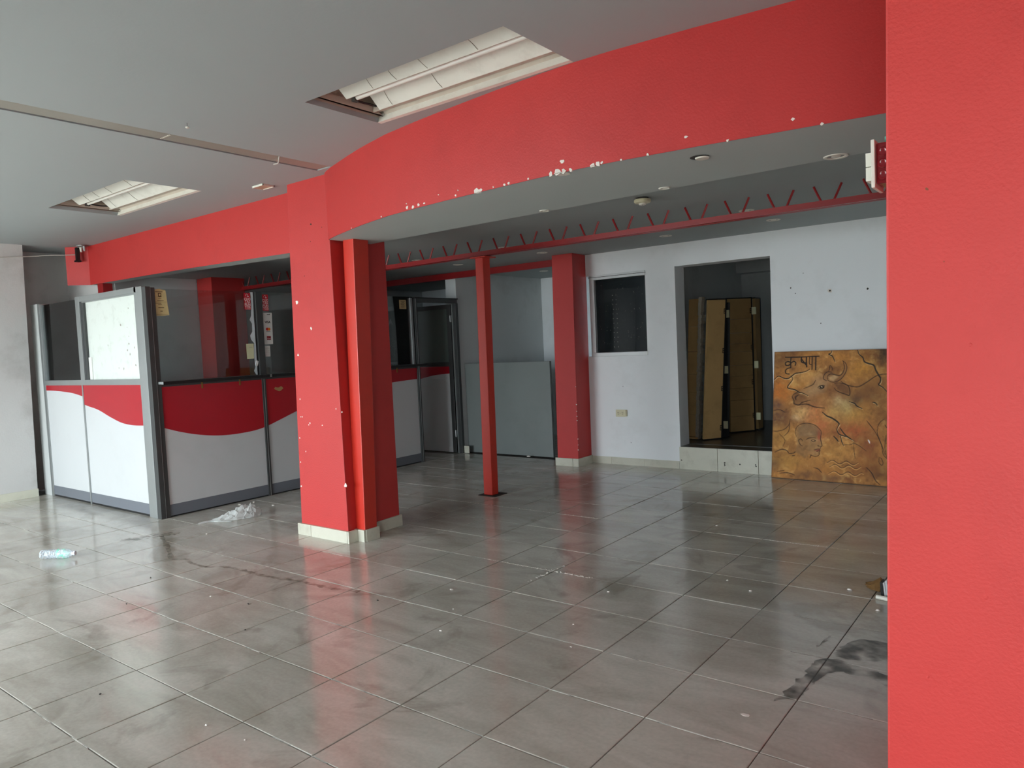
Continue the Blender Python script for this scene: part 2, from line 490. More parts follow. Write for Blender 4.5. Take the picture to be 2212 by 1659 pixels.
bm = B()
hexa(bm, [(-8.1, -4.5, 0), (-7.63, -4.5, 0), (-7.63, 1.2, 0), (-8.1, 1.2, 0)], [(-8.1, -4.5, ZC), (-7.50, -4.5, ZC), (-7.50, 1.2, ZC), (-8.1, 1.2, ZC)])
struct('wall_left', bm, OLD_WALL, 'stained off-white side wall at the far left')
bm = B(); box(bm, -8.1, -7.25, 1.86, 2.05, 0, ZC)
box(bm, -8.25, -8.05, 1.1, 2.1, 0, ZC)
struct('wall_left_recess', bm, OLD_WALL)
bm = B(); box(bm, -7.62, -7.24, 2.05, 3.07, 0, ZB + 0.05); box(bm, -8.0, -7.66, 3.07, 7.65, 0, ZB + 0.05)
struct('wall_left_booth', bm, GREY_WALL, 'grey side wall inside the glazed booth')
bm = B(); box(bm, -8.0, -3.3, 7.65, 7.8, 0, ZB + 0.05)
struct('wall_back_booth', bm, WHITE_WALL)
bm = B(); box(bm, -5.20, -5.01, 5.60, 7.65, 0, ZB + 0.02)
struct('wall_divider', bm, GREY_WALL, 'grey dividing wall beside the booth door')
bm = B(); box(bm, -5.01, -3.56, 5.70, 5.74, 0, 1.245)
board = tag(obj('counter_board', bm, mat('dull_grey_board', srgb(118, 124, 122), 0.6, var=0.10, scale=1.4, dirt=srgb(84, 92, 88), dirt_amt=0.4, dirt_scale=0.9), None, 0.004), 'plain grey board closing the lower half of the recess behind the slim post', 'board')
bm = B(); box(bm, -3.35, -2.93, 5.58, 7.65, 0, ZB + 0.02)
struct('wall_recess_right', bm, WHITE_WALL)
bm = B(); box(bm, 3.2, 3.4, -4.5, 5.8, 0, ZC)
struct('wall_right', bm, WHITE_WALL)
bm = B()
edges_ = [-8.1] + [v for o_ in OPEN for v in o_[:2]] + [3.4]
for k_ in range(0, len(edges_), 2): box(bm, edges_[k_], edges_[k_ + 1], YF - 0.2, YF, 0, ZC + 0.3)
for o_ in OPEN: box(bm, o_[0], o_[1], YF - 0.2, YF, o_[3], ZC + 0.3)
struct('wall_front', bm, OLD_WALL)  # unseen front wall, its solid parts laid out to limit the light
bm = B(); box(bm, -30, 26, -40, -4.6, -0.25, -0.05)
struct('ground', bm, ASPHALT)

# back room behind the doorway and the dark room behind the window
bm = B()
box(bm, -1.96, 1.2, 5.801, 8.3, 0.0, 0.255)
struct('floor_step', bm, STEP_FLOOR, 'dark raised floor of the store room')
bm = B(); box(bm, -2.1, 1.3, 8.25, 8.4, 0, 2.75); box(bm, 0.3, 0.45, 5.81, 8.3, 0, 2.75); box(bm, -2.06, -1.965, 5.81, 8.3, 0, 2.75)
box(bm, -1.97, 0.3, 8.05, 8.25, 2.32, 2.7)
struct('wall_store_room', bm, GREY_WALL)
bm = B(); box(bm, -3.4, 1.3, 5.81, 8.4, 2.70, 2.8)
struct('ceiling_store_room', bm, CEIL2)

# doorway step: flat top slab and cream riser tiles
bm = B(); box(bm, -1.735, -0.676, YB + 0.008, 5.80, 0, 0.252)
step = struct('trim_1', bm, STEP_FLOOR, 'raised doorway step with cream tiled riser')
for x0, x1 in [(-1.742, -1.302), (-1.299, -0.856), (-0.853, -0.682)]:
    bm = B(); box(bm, x0 + 0.001, x1, YB - 0.008, YB + 0.008, 0.0, 0.250); obj('riser_tile', bm, CREAM_TILE, step, 0.0015)
bm = B()
for x, z in [(-1.22, 0.10), (-1.22, 0.085), (-1.22, 0.07), (-0.885, 0.1), (-0.88, 0.085), (-1.72, 0.1), (-1.05, 0.095)]:
    chip(bm, 'y', (x, z), 0.008, (YB - 0.0088, YB - 0.0075))
obj('glaze_chip', bm, HOLE, step, kind='stuff')

# baseboards
def baseboard(name, segs, label):
    root = bpy.data.objects.new(name, None); link(root); root['kind'] = 'structure'; root['label'] = label
    for s in segs:
        bm = B(); box(bm, *s); obj('base_tile', bm, CREAM_TILE, root, 0.0012)
    return root
baseboard('baseboard_back', [(a + 0.001, b - 0.001, YB - 0.010, YB - 0.0005, 0.0, 0.086) for a, b in [(-2.915, -2.616), (-2.616, -2.181), (-2.181, -1.745)]] +
          [(a + 0.001, b - 0.001, YB - 0.010, YB - 0.0005, 0.0, 0.086) for a, b in [(-0.68, -0.25), (-0.25, 0.2), (0.2, 0.65), (0.65, 1.1), (1.1, 1.55), (1.55, 2.0), (2.0, 2.45), (2.45, 2.9), (2.9, 3.19)]], 'cream tile skirting along the white rear wall')
baseboard('baseboard_left', [(-7.634, -7.615, y, y + 0.448, 0.0, 0.088) for y in (-1.05, -0.6, -0.15, 0.30)] + [(-7.634, -7.615, 0.75, 1.205, 0.0, 0.088)], 'cream tile skirting at the far left wall')
baseboard('baseboard_divider', [(-5.01, -4.90, 5.585, 5.599, 0.0, 0.10)], 'short cream skirting tile beside the booth door')

# ceilings
def slab(bm, x0, x1, y0, y1, z, holes, th=0.1):
    xs = sorted({x0, x1, *[h[0] for h in holes], *[h[1] for h in holes]})
    ys = sorted({y0, y1, *[h[2] for h in holes], *[h[3] for h in holes]})
    for a, b in zip(xs, xs[1:]):
        for c, d in zip(ys, ys[1:]):
            mx_, my_ = (a + b) / 2, (c + d) / 2
            if any(h[0] < mx_ < h[1] and h[2] < my_ < h[3] for h in holes): continue
            bm.faces.new([bm.verts.new(p) for p in ((a, c, z), (b, c, z), (b, d, z), (a, d, z))])
            bm.faces.new([bm.verts.new(p) for p in ((a, c, z + th), (a, d, z + th), (b, d, z + th), (b, c, z + th))])
    for h in holes:
        q = [(h[0], h[2]), (h[1], h[2]), (h[1], h[3]), (h[0], h[3])]
        for k in range(4):
            a, b = q[k], q[(k + 1) % 4]
            bm.faces.new([bm.verts.new(p) for p in ((a[0], a[1], z), (b[0], b[1], z), (b[0], b[1], z + th), (a[0], a[1], z + th))])
    return bm
BIG = (-1.498, -0.134, 0.511, 1.064)
SMALL = (-5.22, -3.815, 0.622, 1.232)
SLOT = (-2.675, -2.515, -4.3, 1.50)
bm = B(); slab(bm, -8.1, 3.4, -4.5, 2.02, ZC, [BIG, SMALL, SLOT], 0.03)
ceil_f = struct('ceiling', bm, CEIL, 'grey painted front ceiling')
ceil_f.data.materials[0] = CEIL
bm = B(); slab(bm, -8.1, 3.4, 2.0, 7.8, ZB, [], 0.08)
struct('ceiling_rear', bm, CEIL2, 'lower grey rear ceiling')
bm = B(); box(bm, -8.3, 3.5, -4.6, 8.0, 3.15, 3.25)
struct('ceiling_slab', bm, DARK)

# cable channel let into the ceiling
ch = thing('cable_channel', 'long beige metal cable channel let into the front ceiling', 'channel')
for y0, y1 in [(-4.25, -1.9), (-1.897, 0.305), (0.308, 1.09), (1.093, 1.49)]:
    bm = B(); box(bm, -2.662, -2.528, y0, y1, ZC + 0.004, ZC + 0.012); obj('cover_plate', bm, TRAY, ch, 0.002)
bm = B(); box(bm, -2.675, -2.515, -4.28, 1.495, ZC + 0.0285, ZC + 0.032); obj('channel_back', bm, DARK, ch)
bm = B(); tube(bm, [(-2.53, 1.07, ZC + 0.006), (-2.56, 1.085, ZC - 0.012), (-2.60, 1.11, ZC - 0.018), (-2.64, 1.13, ZC - 0.014), (-2.69, 1.135, ZC - 0.010)], 0.005, 6); obj('loose_wire', bm, CABLE, ch, smooth=True, label='loose grey wire hanging out of the channel')
bm = B()
for k in range(7): box(bm, -2.65 + k * 0.017, -2.64 + k * 0.017, 0.302, 0.312, ZC + 0.001, ZC + 0.0045)
obj('joint_tape', bm, WHITE_PLASTIC, ch)

# ------------------------------------------------------------------ curved fascia and straight beam
TOP = [(-2.700, 1.585), (-2.664, 1.565), (-2.533, 1.508), (-2.37, 1.450), (-2.206, 1.392), (-2.05, 1.34), (-1.90, 1.296), (-1.649, 1.230), (-1.321, 1.178), (-1.10, 1.150), (-0.906, 1.129), (-0.622, 1.100), (-0.35, 1.077), (-0.129, 1.068), (0.06, 1.073), (0.252, 1.088), (0.471, 1.106), (0.668, 1.130), (0.893, 1.153), (1.2, 1.19), (1.6, 1.25), (2.2, 1.35), (3.25, 1.55)]
def soff(x):
    return 2.340 - 0.018 * min(1, max(0, (x + 2.6) / 3.6))
def inner(x):
    return 2.0 - 0.045 * (x + 2.5)
bm = B()
def ribbon(bm, pts_f, pts_b, close=True):
    for a, b in zip(pts_f, pts_f[1:]): pass
vs = []
for x, y in TOP:
    z = soff(x)
    vs.append([bm.verts.new((x, y, z)), bm.verts.new((x, y, ZC + 0.02)), bm.verts.new((x, y + 0.10, ZC + 0.02)), bm.verts.new((x, y + 0.10, z + 0.01))])
for a, b in zip(vs, vs[1:]):
    for k in range(4):
        bm.faces.new((a[k], b[k], b[(k + 1) % 4], a[(k + 1) % 4]))
bm.faces.new(vs[0]); bm.faces.new(vs[-1][::-1])
fascia = struct('trim_2', bm, RED, 'deep curved red fascia sweeping from the column to the big red pillar')
for p in fascia.data.polygons: p.use_smooth = True
fascia.data.set_sharp_from_angle(angle=math.radians(35))
bm = B(); vs = []
for x, y in TOP:
    z = soff(x); yi = max(inner(x), y + 0.12)
    vs.append([bm.verts.new((x, y + 0.002, z + 0.0008)), bm.verts.new((x, yi, z + 0.0008)), bm.verts.new((x, yi, ZB + 0.03)), bm.verts.new((x, yi - 0.03, ZB + 0.03)), bm.verts.new((x, yi - 0.03, z + 0.03)), bm.verts.new((x, y + 0.1, z + 0.03))])
for a, b in zip(vs, vs[1:]):
    for k in range(6):
        bm.faces.new((a[k], b[k], b[(k + 1) % 6], a[(k + 1) % 6]))
bm.faces.new(vs[0]); bm.faces.new(vs[-1][::-1])
obj('soffit', bm, SOFFIT, fascia, label='grey underside of the red fascia')
# flaked edge of the fascia
R2 = random.Random(3)
bm = B()
def fasc_y(x):
    for (a, ya), (b, yb) in zip(TOP, TOP[1:]):
        if a <= x <= b: return ya + (yb - ya) * (x - a) / (b - a)
    return TOP[-1][1]
CH = [(-1.454, 2.352, .010), (-1.395, 2.344, .013), (-1.34, 2.349, .009), (-1.283, 2.348, .006), (-0.831, 2.340, .016), (-0.80, 2.341, .009), (-1.002, 2.345, .007), (-0.586, 2.338, .010), (-0.62, 2.337, .008), (-0.302, 2.331, .013), (-0.258, 2.330, .017), (-0.22, 2.331, .015), (-0.18, 2.330, .010), (-0.052, 2.330, .012), (-0.023, 2.331, .013), (-0.001, 2.334, .008), (0.233, 2.330, .008), (0.418, 2.375, .007), (0.868, 2.363, .008), (-0.228, 2.381, .009), (-1.46, 2.375, .004), (-1.15, 2.375, .004), (-0.98, 2.37, .005), (-1.75, 2.343, .006), (-2.2, 2.342, .005), (-0.7, 2.338, .006), (-0.45, 2.336, .007), (0.1, 2.33, .006), (0.6, 2.326, .006), (0.98, 2.322, .007)]
for x, z, r in CH:
    y = fasc_y(x)
    chip(bm, 'y', (x, max(z, soff(x) + r * .3)), r, (y - 0.003, y + 0.004), R2)
for x, r in [(-0.25, .05), (-0.83, .02), (-0.05, .016)]:
    y = fasc_y(x); z = soff(x)
    chip(bm, 'z', (x, y + r * .3), r, (z - 0.0015, z + 0.0015), R2)
obj('flaked_paint', bm, PLASTER_CHIP, fascia, kind='stuff', label='bare white plaster where the red paint flaked off')

bm = B()
front = [(-7.46, 1.62, 2.40), (-7.27, 1.79, 2.397), (-5.16, 1.79, 2.374), (-4.09, 1.79, 2.354), (-3.19, 1.79, 2.335)]
vs = []
for x, y, z in front:
    vs.append([bm.verts.new((x, y, z)), bm.verts.new((x, y, ZC + 0.02)), bm.verts.new((x, y + 0.09, ZC + 0.02)), bm.verts.new((x, y + 0.09, z + 0.01))])
for a, b in zip(vs, vs[1:]):
    for k in range(4): bm.faces.new((a[k], b[k], b[(k + 1) % 4], a[(k + 1) % 4]))
bm.faces.new(vs[0]); bm.faces.new(vs[-1][::-1])
beam = struct('trim_3', bm, RED, 'straight red beam above the glazed booth')
bm = B(); vs = []
for x, y, z in front[1:]:
    d = 0.13 + 0.09 * (x + 7.27) / 4.0
    vs.append([bm.verts.new((x, y + 0.002, z + 0.0008)), bm.verts.new((x, y + d, z + 0.0008)), bm.verts.new((x, y + d, ZB + 0.03)), bm.verts.new((x, y + d - 0.03, ZB + 0.03)), bm.verts.new((x, y + d - 0.03, z + 0.03)), bm.verts.new((x, y + 0.09, z + 0.03))])
for a, b in zip(vs, vs[1:]):
    for k in range(6): bm.faces.new((a[k], b[k], b[(k + 1) % 6], a[(k + 1) % 6]))
bm.faces.new(vs[0]); bm.faces.new(vs[-1][::-1])
obj('soffit', bm, SOFFIT, beam, label='grey underside of the straight red beam')
bm = B(); box(bm, -7.5, -3.0, 1.95, 2.05, ZB + 0.02, ZC)
struct('trim_4', bm, CEIL2)

# ------------------------------------------------------------------ columns and posts
colm = thing('red_column', 'thick red plastered column under the end of the curved fascia', 'column', None, (-2.97, 1.9, 0))
def put(o):   # parts are modelled in world space: undo the parent's offset
    o.matrix_parent_inverse = Matrix.Translation(-o.parent.location); return o
bm = B(); hexa(bm, [(-3.289, 1.61, 0.0), (-2.698, 1.61, 0.0), (-2.745, 2.20, 0.0), (-3.289, 2.20, 0.0)], [(-3.208, 1.61, ZC + .01), (-2.720, 1.61, ZC + .01), (-2.745, 2.20, ZC + .01), (-3.208, 2.20, ZC + .01)])
put(obj('shaft', bm, RED, colm, 0.006))
bm = B(); hexa(bm, [(-2.728, 1.70, 0.0), (-2.608, 1.70, 0.0), (-2.612, 1.825, 0.0), (-2.735, 1.825, 0.0)], [(-2.672, 1.70, 2.36), (-2.553, 1.70, 2.36), (-2.556, 1.855, 2.36), (-2.735, 1.855, 2.36)])
put(obj('steel_post', bm, RED_STEEL, colm, 0.006, label='orange-red square steel post bolted to the side of the column'))
R3 = random.Random(5)
bm = B()
for x, z, r in [(-3.169, 1.899, .014), (-3.005, 1.681, .017), (-3.195, 1.479, .013), (-3.205, 1.12, .006), (-3.21, 0.975, .007), (-3.191, 0.976, .006), (-3.096, 0.926, .007), (-3.111, 0.912, .006), (-2.939, 0.914, .005), (-2.759, 1.049, .007), (-2.69, 1.023, .006), (-2.70, 0.452, .018), (-3.171, 0.693, .005), (-3.24, 0.8, .006), (-3.25, 0.6, .007), (-3.26, 0.4, .008)]:
    chip(bm, 'y', (x, z), r, (1.608, 1.612), R3)
put(obj('flaked_paint', bm, PLASTER_CHIP, colm, kind='stuff'))
bm = B()
for x, z, r in [(-2.93, 2.49, .007), (-2.95, 2.36, .003), (-2.80, 2.45, .003), (-3.05, 2.1, .003), (-2.86, 2.2, .0025)]:
    chip(bm, 'y', (x, z), r, (1.608, 1.612), R3)
put(obj('nail_hole', bm, HOLE, colm, kind='stuff'))
for s in [(-3.312, -3.142, 1.588, 1.609), (-3.139, -2.692, 1.588, 1.609), (-2.688, -2.67, 1.588, 1.695), (-2.735, -2.668, 1.672, 1.699), (-2.666, -2.596, 1.678, 1.699), (-2.606, -2.590, 1.70, 1.835), (-2.742, -2.722, 1.83, 2.21)]:
    bm = B(); box(bm, *s, 0.0, 0.093); put(obj('base_tile', bm, CREAM_TILE, colm, 0.0015))

pil = thing('red_pillar', 'square red pillar between the booth recess and the small window', 'pillar', None, (-3.05, 5.4, 0))
bm = B(); hexa(bm, [(-3.178, 5.235, 0), (-2.883, 5.235, 0), (-2.900, 5.575, 0), (-3.178, 5.575, 0)], [(-3.142, 5.235, ZB), (-2.855, 5.235, ZB), (-2.880, 5.575, ZB), (-3.142, 5.575, ZB)])
put(obj('shaft', bm, RED, pil, 0.005))
for s in [(-3.200, -2.955, 5.218, 5.234), (-2.952, -2.872, 5.218, 5.234), (-2.888, -2.874, 5.236, 5.548)]:
    bm = B(); box(bm, *s, 0.0, 0.095); put(obj('base_tile', bm, CREAM_TILE, pil, 0.0015))
bm = B()
for z in (0.2, 0.26, 0.33, 0.55, 0.6, 0.66, 0.74, 0.95):
    chip(bm, 'y', (-2.878, z), 0.006, (5.2335, 5.2355), R3)
put(obj('flaked_paint', bm, PLASTER_CHIP, pil, kind='stuff'))

post = thing('slim_post', 'slim red steel post standing alone under the joist', 'post', None, (-2.83, 3.53, 0))
bm = B(); hexa(bm, [(-2.884, 3.48, 0.006), (-2.775, 3.48, 0.006), (-2.770, 3.57, 0.006), (-2.884, 3.57, 0.006)], [(-2.851, 3.48, 2.345), (-2.753, 3.48, 2.345), (-2.753, 3.585, 2.345), (-2.851, 3.585, 2.345)])
put(obj('shaft', bm, RED_STEEL, post, 0.006))
bm = B(); box(bm, -2.925, -2.715, 3.44, 3.64, 0.0, 0.006); put(obj('base_plate', bm, HOLE, post, 0.001))
bm = B(); box(bm, -2.895, -2.705, 3.45, 3.62, 2.335, 2.346); put(obj('cap_plate', bm, RED_STEEL, post, 0.001))

fp = thing('foreground_pillar', 'broad red rendered pillar filling the right edge of the view', 'pillar', None, (2.2, 0.4, 0))
bm = B(); hexa(bm, [(1.398, 0.0, 0), (3.18, 0.0, 0), (3.18, 1.0, 0), (1.42, 1.0, 0)], [(1.438, 0.0, ZC), (3.18, 0.0, ZC), (3.18, 1.0, ZC), (1.46, 1.0, ZC)])
put(obj('shaft', bm, mat('red_rendered_paint', srgb(214, 66, 62), 0.5, var=0.05, scale=3, bump=0.16, bscale=110, dirt=srgb(180, 44, 46), dirt_amt=0.3, dirt_scale=2.5), fp, 0.006))
bm = B(); box(bm, 1.39, 3.18, -0.012, -0.0005, 0, 0.09); put(obj('base_tile', bm, CREAM_TILE, fp, 0.001))
bm = B()
for x, z, r in [(1.514, 1.814, 0.004), (1.548, 1.636, 0.002)]:
    chip(bm, 'y', (x, z), r, (-0.0012, 0.001), R3)
put(obj('nail_hole', bm, mat('rusty_filler', srgb(140, 84, 58), 0.8), fp, kind='stuff'))
bm = B()
for x, z, r in [(1.599, 1.434, 0.005), (1.625, 0.827, 0.006), (1.50, 0.6, 0.004)]:
    blob(bm, (x, 0.0, z), 0.5, (2 * r, 0.004, 2 * r), rough=0.2, rnd=R3)
put(obj('paint_bump', bm, bpy.data.materials['red_rendered_paint'], fp, kind='stuff'))

ip = thing('booth_pillar', 'dark red pillar inside the glazed booth', 'pillar', None, (-7.05, 3.25, 0))
bm = B(); box(bm, -7.24, -6.90, 3.08, 3.55, 0, ZB); put(obj('shaft', bm, RED, ip, 0.005))
pp = thing('round_post', 'round dark red pipe post carrying the joist end inside the booth', 'post', None, (-7.16, 3.72, 0))
bm = B(); tube(bm, [(-7.42, 3.72, 0), (-7.36, 3.72, 2.42)], 0.055, 16)
put(obj('pipe', bm, RED_DARK, pp, smooth=True))
bm = B(); box(bm, -7.50, -7.26, 3.62, 3.82, 2.415, 2.43); put(obj('cap_plate', bm, RED_DARK, pp))
bp_ = thing('beam_prop', 'short visible red steel prop under the straight beam behind the left booth window', 'post', None, (-7.05, 1.86, 0))
bm = B(); box(bm, -7.12, -6.99, 1.80, 1.91, 0, 2.396); put(obj('shaft', bm, RED_DARK, bp_, 0.005))

# red steel header over the recess
hb = thing('header_beam', 'red steel header beam across the rear recess', 'beam', None, (-5, 5.56, 2.47))
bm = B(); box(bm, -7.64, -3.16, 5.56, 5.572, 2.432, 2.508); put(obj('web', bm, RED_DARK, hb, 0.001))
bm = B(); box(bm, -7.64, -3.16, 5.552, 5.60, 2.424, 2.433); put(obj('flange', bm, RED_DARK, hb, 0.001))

# open-web joist
joist = thing('open_web_joist', 'red open-web steel joist under the rear ceiling', 'joist', None, (-2.0, 3.52, 2.36))
def angle_bm(y0, s):
    bm = B(); z0, z1 = 2.358, 2.402
    box(bm, -7.45, 2.9, y0, y0 + s * 0.005, z0, z1) if s > 0 else box(bm, -7.45, 2.9, y0 - 0.005, y0, z0, z1)
    a, b = (y0, y0 + 0.038) if s > 0 else (y0 - 0.038, y0)
    box(bm, -7.45, 2.9, a, b, z0 - 0.005, z0 + 0.0005)
    return bm
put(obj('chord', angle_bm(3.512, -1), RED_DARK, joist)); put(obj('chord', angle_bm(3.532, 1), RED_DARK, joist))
k = -13
while True:
    x0 = -3.911 + k * 0.3285
    k += 1
    if x0 < -7.35: continue
    if x0 > 2.4: break
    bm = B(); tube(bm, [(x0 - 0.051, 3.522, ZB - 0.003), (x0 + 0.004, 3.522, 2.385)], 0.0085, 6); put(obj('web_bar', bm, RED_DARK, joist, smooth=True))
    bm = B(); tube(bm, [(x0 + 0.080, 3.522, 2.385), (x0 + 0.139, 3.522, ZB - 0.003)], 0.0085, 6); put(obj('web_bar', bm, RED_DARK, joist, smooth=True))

# ------------------------------------------------------------------ recessed fluorescent fittings
def fitting(name, label, H, hump):
    x0, x1, y0, y1 = H
    r = thing(name, label, 'light fitting', 'recessed fluorescent fittings', ((x0 + x1) / 2, (y0 + y1) / 2, ZC))
    zt = ZC + 0.20
    w = y1 - y0
    bm = B()
    q = [(x0, y0), (x1, y0), (x1, y1), (x0, y1)]
    top = [bm.verts.new((a, b, zt)) for a, b in q]; bot = [bm.verts.new((a, b, ZC + 0.03)) for a, b in q]
    bm.faces.new(top)
    for k in range(4): bm.faces.new((bot[k], bot[(k + 1) % 4], top[(k + 1) % 4], top[k]))
    put(obj('housing', bm, ENAMEL_OLD, r))
    ex = 0.12
    for c0, c1, h0, h1 in ((0.05, 0.36, 0.165, 0.030), (0.50, 0.80, 0.165, 0.026)):
        ya, yb = y0 + w * c0, y0 + w * c1
        bm = B()
        prof = [(ya, ZC + h0), (yb - 0.012, ZC + h1), (yb, ZC + h1 + 0.004), (yb + 0.05, zt - 0.004), (ya, zt - 0.004)]
        plate(bm, 'x', prof, x0 + ex, x1 - 0.004)
        put(obj('reflector', bm, ENAMEL, r, 0.002))
        bm = B()
        for k in range(4 if c0 < .3 else 2):
            xa = x0 + 0.28 + k * (x1 - x0 - 0.4) / 4.2 + 0.09 * math.sin(k * 2.7 + c0 * 11)
            pts = [(xa + 0.03 * t + 0.012 * math.sin(5 * t + k), ya + (yb - 0.014 - ya) * t, ZC + h0 + (h1 - h0) * t - 0.0006) for t in (0.05, .3, .55, .8, .97)]
            tube(bm, pts, 0.0011, 4)
        put(obj('enamel_crack', bm, INK_BROWN, r, kind='stuff'))
    bm = B(); plate(bm, 'x', [(y0 + w * 0.80, ZC + 0.03), (y1 - 0.03, ZC + 0.055), (y1 - 0.008, ZC + 0.03), (y1 - 0.008, zt - 0.004), (y0 + w * 0.84, zt - 0.004)], x0 + 0.05, x1 - 0.004); put(obj('side_band', bm, ENAMEL_OLD, r, 0.002))
    ty = y0 + w * 0.45
    bm = B(); tube(bm, [(x0 + ex + 0.02, ty, ZC + 0.050), (x1 - 0.02, ty, ZC + 0.050)], 0.014, 14)
    put(obj('tube', bm, mat('opal_tube_glass', srgb(232, 230, 222), 0.2), r, smooth=True))
    for xx in (x0 + ex - 0.01, x1 - 0.03):
        bm = B(); box(bm, xx, xx + 0.028, ty - 0.018, ty + 0.018, ZC + 0.03, ZC + 0.10); put(obj('lamp_holder', bm, HOLE, r, 0.003))
    bm = B(); plate(bm, 'x', [(y0 + 0.02, ZC + 0.03), (y0 + 0.12, ZC + 0.07), (y1 - 0.12, ZC + 0.075), (y1 - 0.02, ZC + 0.03), (y1 - 0.02, ZC + 0.032), (y0 + 0.02, ZC + 0.032)], x0 + 0.035, x0 + 0.042)
    put(obj('end_plate', bm, ENAMEL_OLD, r, 0.001))
    bm = B(); plate(bm, 'x', [(y1 - 0.002, ZC - 0.001), (y1 - 0.03, ZC + 0.001), (y1 - 0.012, ZC + 0.05), (y1 - 0.006, ZC + 0.05)], x0, x1)
    put(obj('rim', bm, ENAMEL, r))
    bm = B(); tube(bm, [(x0 + 0.10, ty - 0.02, ZC + 0.08), (x0 + 0.07, ty + 0.05, ZC + 0.06), (x0 + 0.10, ty + 0.12, ZC + 0.05), (x0 + 0.06, y1 - 0.05, ZC + 0.07)], 0.006, 6)
    put(obj('wire', bm, BLACK, r, smooth=True))
    for xx in (x0 + 0.16, x1 - 0.16):
        bm = B(); lathe(bm, [(0, 0), (0.006, 0), (0.006, 0.004), (0, 0.004)], 8, Matrix.Translation((xx, y1 - 0.012, ZC + 0.055)) @ Matrix.Rotation(math.radians(90), 4, 'X'))
        put(obj('screw', bm, HOLE, r))
    return r
fitting('ceiling_fitting', 'large open fluorescent fitting with bare reflectors right above the curved red fascia', BIG, 0.035)
fitting('ceiling_fitting', 'open fluorescent fitting in the ceiling in front of the glazed booth, farther left', SMALL, 0.035)

# ------------------------------------------------------------------ glazed partition, left leg (faces -Y at y = 1.30)
P = thing('booth_partition', 'grey aluminium booth partition with white panels, red wave and a white filmed window', 'partition', None, (-6.3, 1.34, 0))
def part(name, bm, mt, parent=P, bevel=0.0, **k):
    return put(obj(name, bm, mt, parent, bevel, **k))
Y0, Y1 = 1.30, 1.345
bm = B(); box(bm, -7.70, -7.50, 1.30, 1.36, 0, 2.185); part('end_post', bm, mat('pale_grey_paint', srgb(200, 202, 200), 0.5, var=0.06), P, 0.003)
bm = B(); box(bm, -7.50, -7.44, 1.298, 1.36, 0, 2.18); part('stile', bm, ALU, P, 0.003)
bm = B(); box(bm, -6.50, -6.405, 1.295, 1.35, 1.262, 2.184); part('stile', bm, ALU, P, 0.003)
bm = B(); box(bm, -6.500, -6.475, 1.297, 1.345, 0.0, 1.262); part('mullion', bm, ALU, P, 0.002)
bm = B(); box(bm, -7.44, -5.17, 1.296, 1.35, 1.262, 1.318); part('mid_rail', bm, ALU, P, 0.003)
bm = B(); box(bm, -6.405, -5.17, 1.295, 1.35, 2.130, 2.184); part('top_rail', bm, ALU, P, 0.003)
bm = B(); box(bm, -6.36, -5.215, 1.302, 1.34, 2.117, 2.130); part('glazing_bead', bm, ALU, P, 0.001)
bm = B(); box(bm, -5.215, -5.155, 1.295, 1.35, 0.0, 2.184); part('stile', bm, ALU, P, 0.003)
bm = B(); box(bm, -5.150, -5.055, 1.290, 1.35, 0.0, 2.180); part('corner_post', bm, ALU, P, 0.004)
bm = B(); box(bm, -7.44, -6.50, 1.32, 1.326, 1.318, 2.165); part('glass_pane', bm, GLASS, P)
bm = B(); box(bm, -6.405, -5.215, 1.332, 1.338, 1.318, 2.13); part('filmed_pane', bm, PANE_WHITE, P, label='white filmed window pane')
bm = B()
R4 = random.Random(11)
for x, z in [(-5.42, 2.0), (-5.6, 1.85), (-5.47, 1.82), (-5.9, 1.66), (-5.45, 1.73), (-5.46, 1.66), (-5.35, 1.62), (-5.45, 1.56), (-5.6, 1.42), (-5.7, 1.43), (-5.35, 1.45), (-5.5, 1.6)]:
    chip(bm, 'y', (x, z), R4.uniform(0.006, 0.014), (1.3314, 1.3325), R4)
part('pane_spot', bm, TRAY, P, kind='stuff')
bm = B(); box(bm, -6.405, -6.34, 1.310, 1.331, 1.318, 2.13); part('inner_jamb', bm, ALU_DARK, P)
bm = B(); box(bm, -6.34, -6.275, 1.322, 1.3315, 1.32, 1.55); part('pane_strip', bm, PAPER, P)
bm = B(); box(bm, -7.44, -6.50, 1.306, 1.34, 0.122, 1.262); pan_a = part('panel', bm, WHITE_PANEL, P, 0.002)
bm = B(); box(bm, -6.475, -5.215, 1.306, 1.34, 0.122, 1.262); pan_b = part('panel', bm, WHITE_PANEL, P, 0.002)
bm = B(); box(bm, -7.44, -6.50, 1.304, 1.34, 0.02, 0.122); part('kick_plate', bm, KICK, P, 0.002)
bm = B(); box(bm, -6.475, -5.215, 1.304, 1.34, 0.02, 0.122); part('kick_plate', bm, KICK, P, 0.002)
bm = B(); box(bm, -7.44, -5.215, 1.31, 1.338, 0.0, 0.02); part('sole', bm, BLACK, P)
def wave(bm, axis, s0, s1, zt, f, d0, d1, n=24):
    for k in range(n):
        a = s0 + (s1 - s0) * k / n; b = s0 + (s1 - s0) * (k + 1) / n
        plate(bm, axis, [(a, f(a)), (b, f(b)), (b, zt), (a, zt)], d0, d1)
    bmesh.ops.remove_doubles(bm, verts=bm.verts, dist=1e-5)
    inside = [f_ for f_ in bm.faces if False]
    return bm
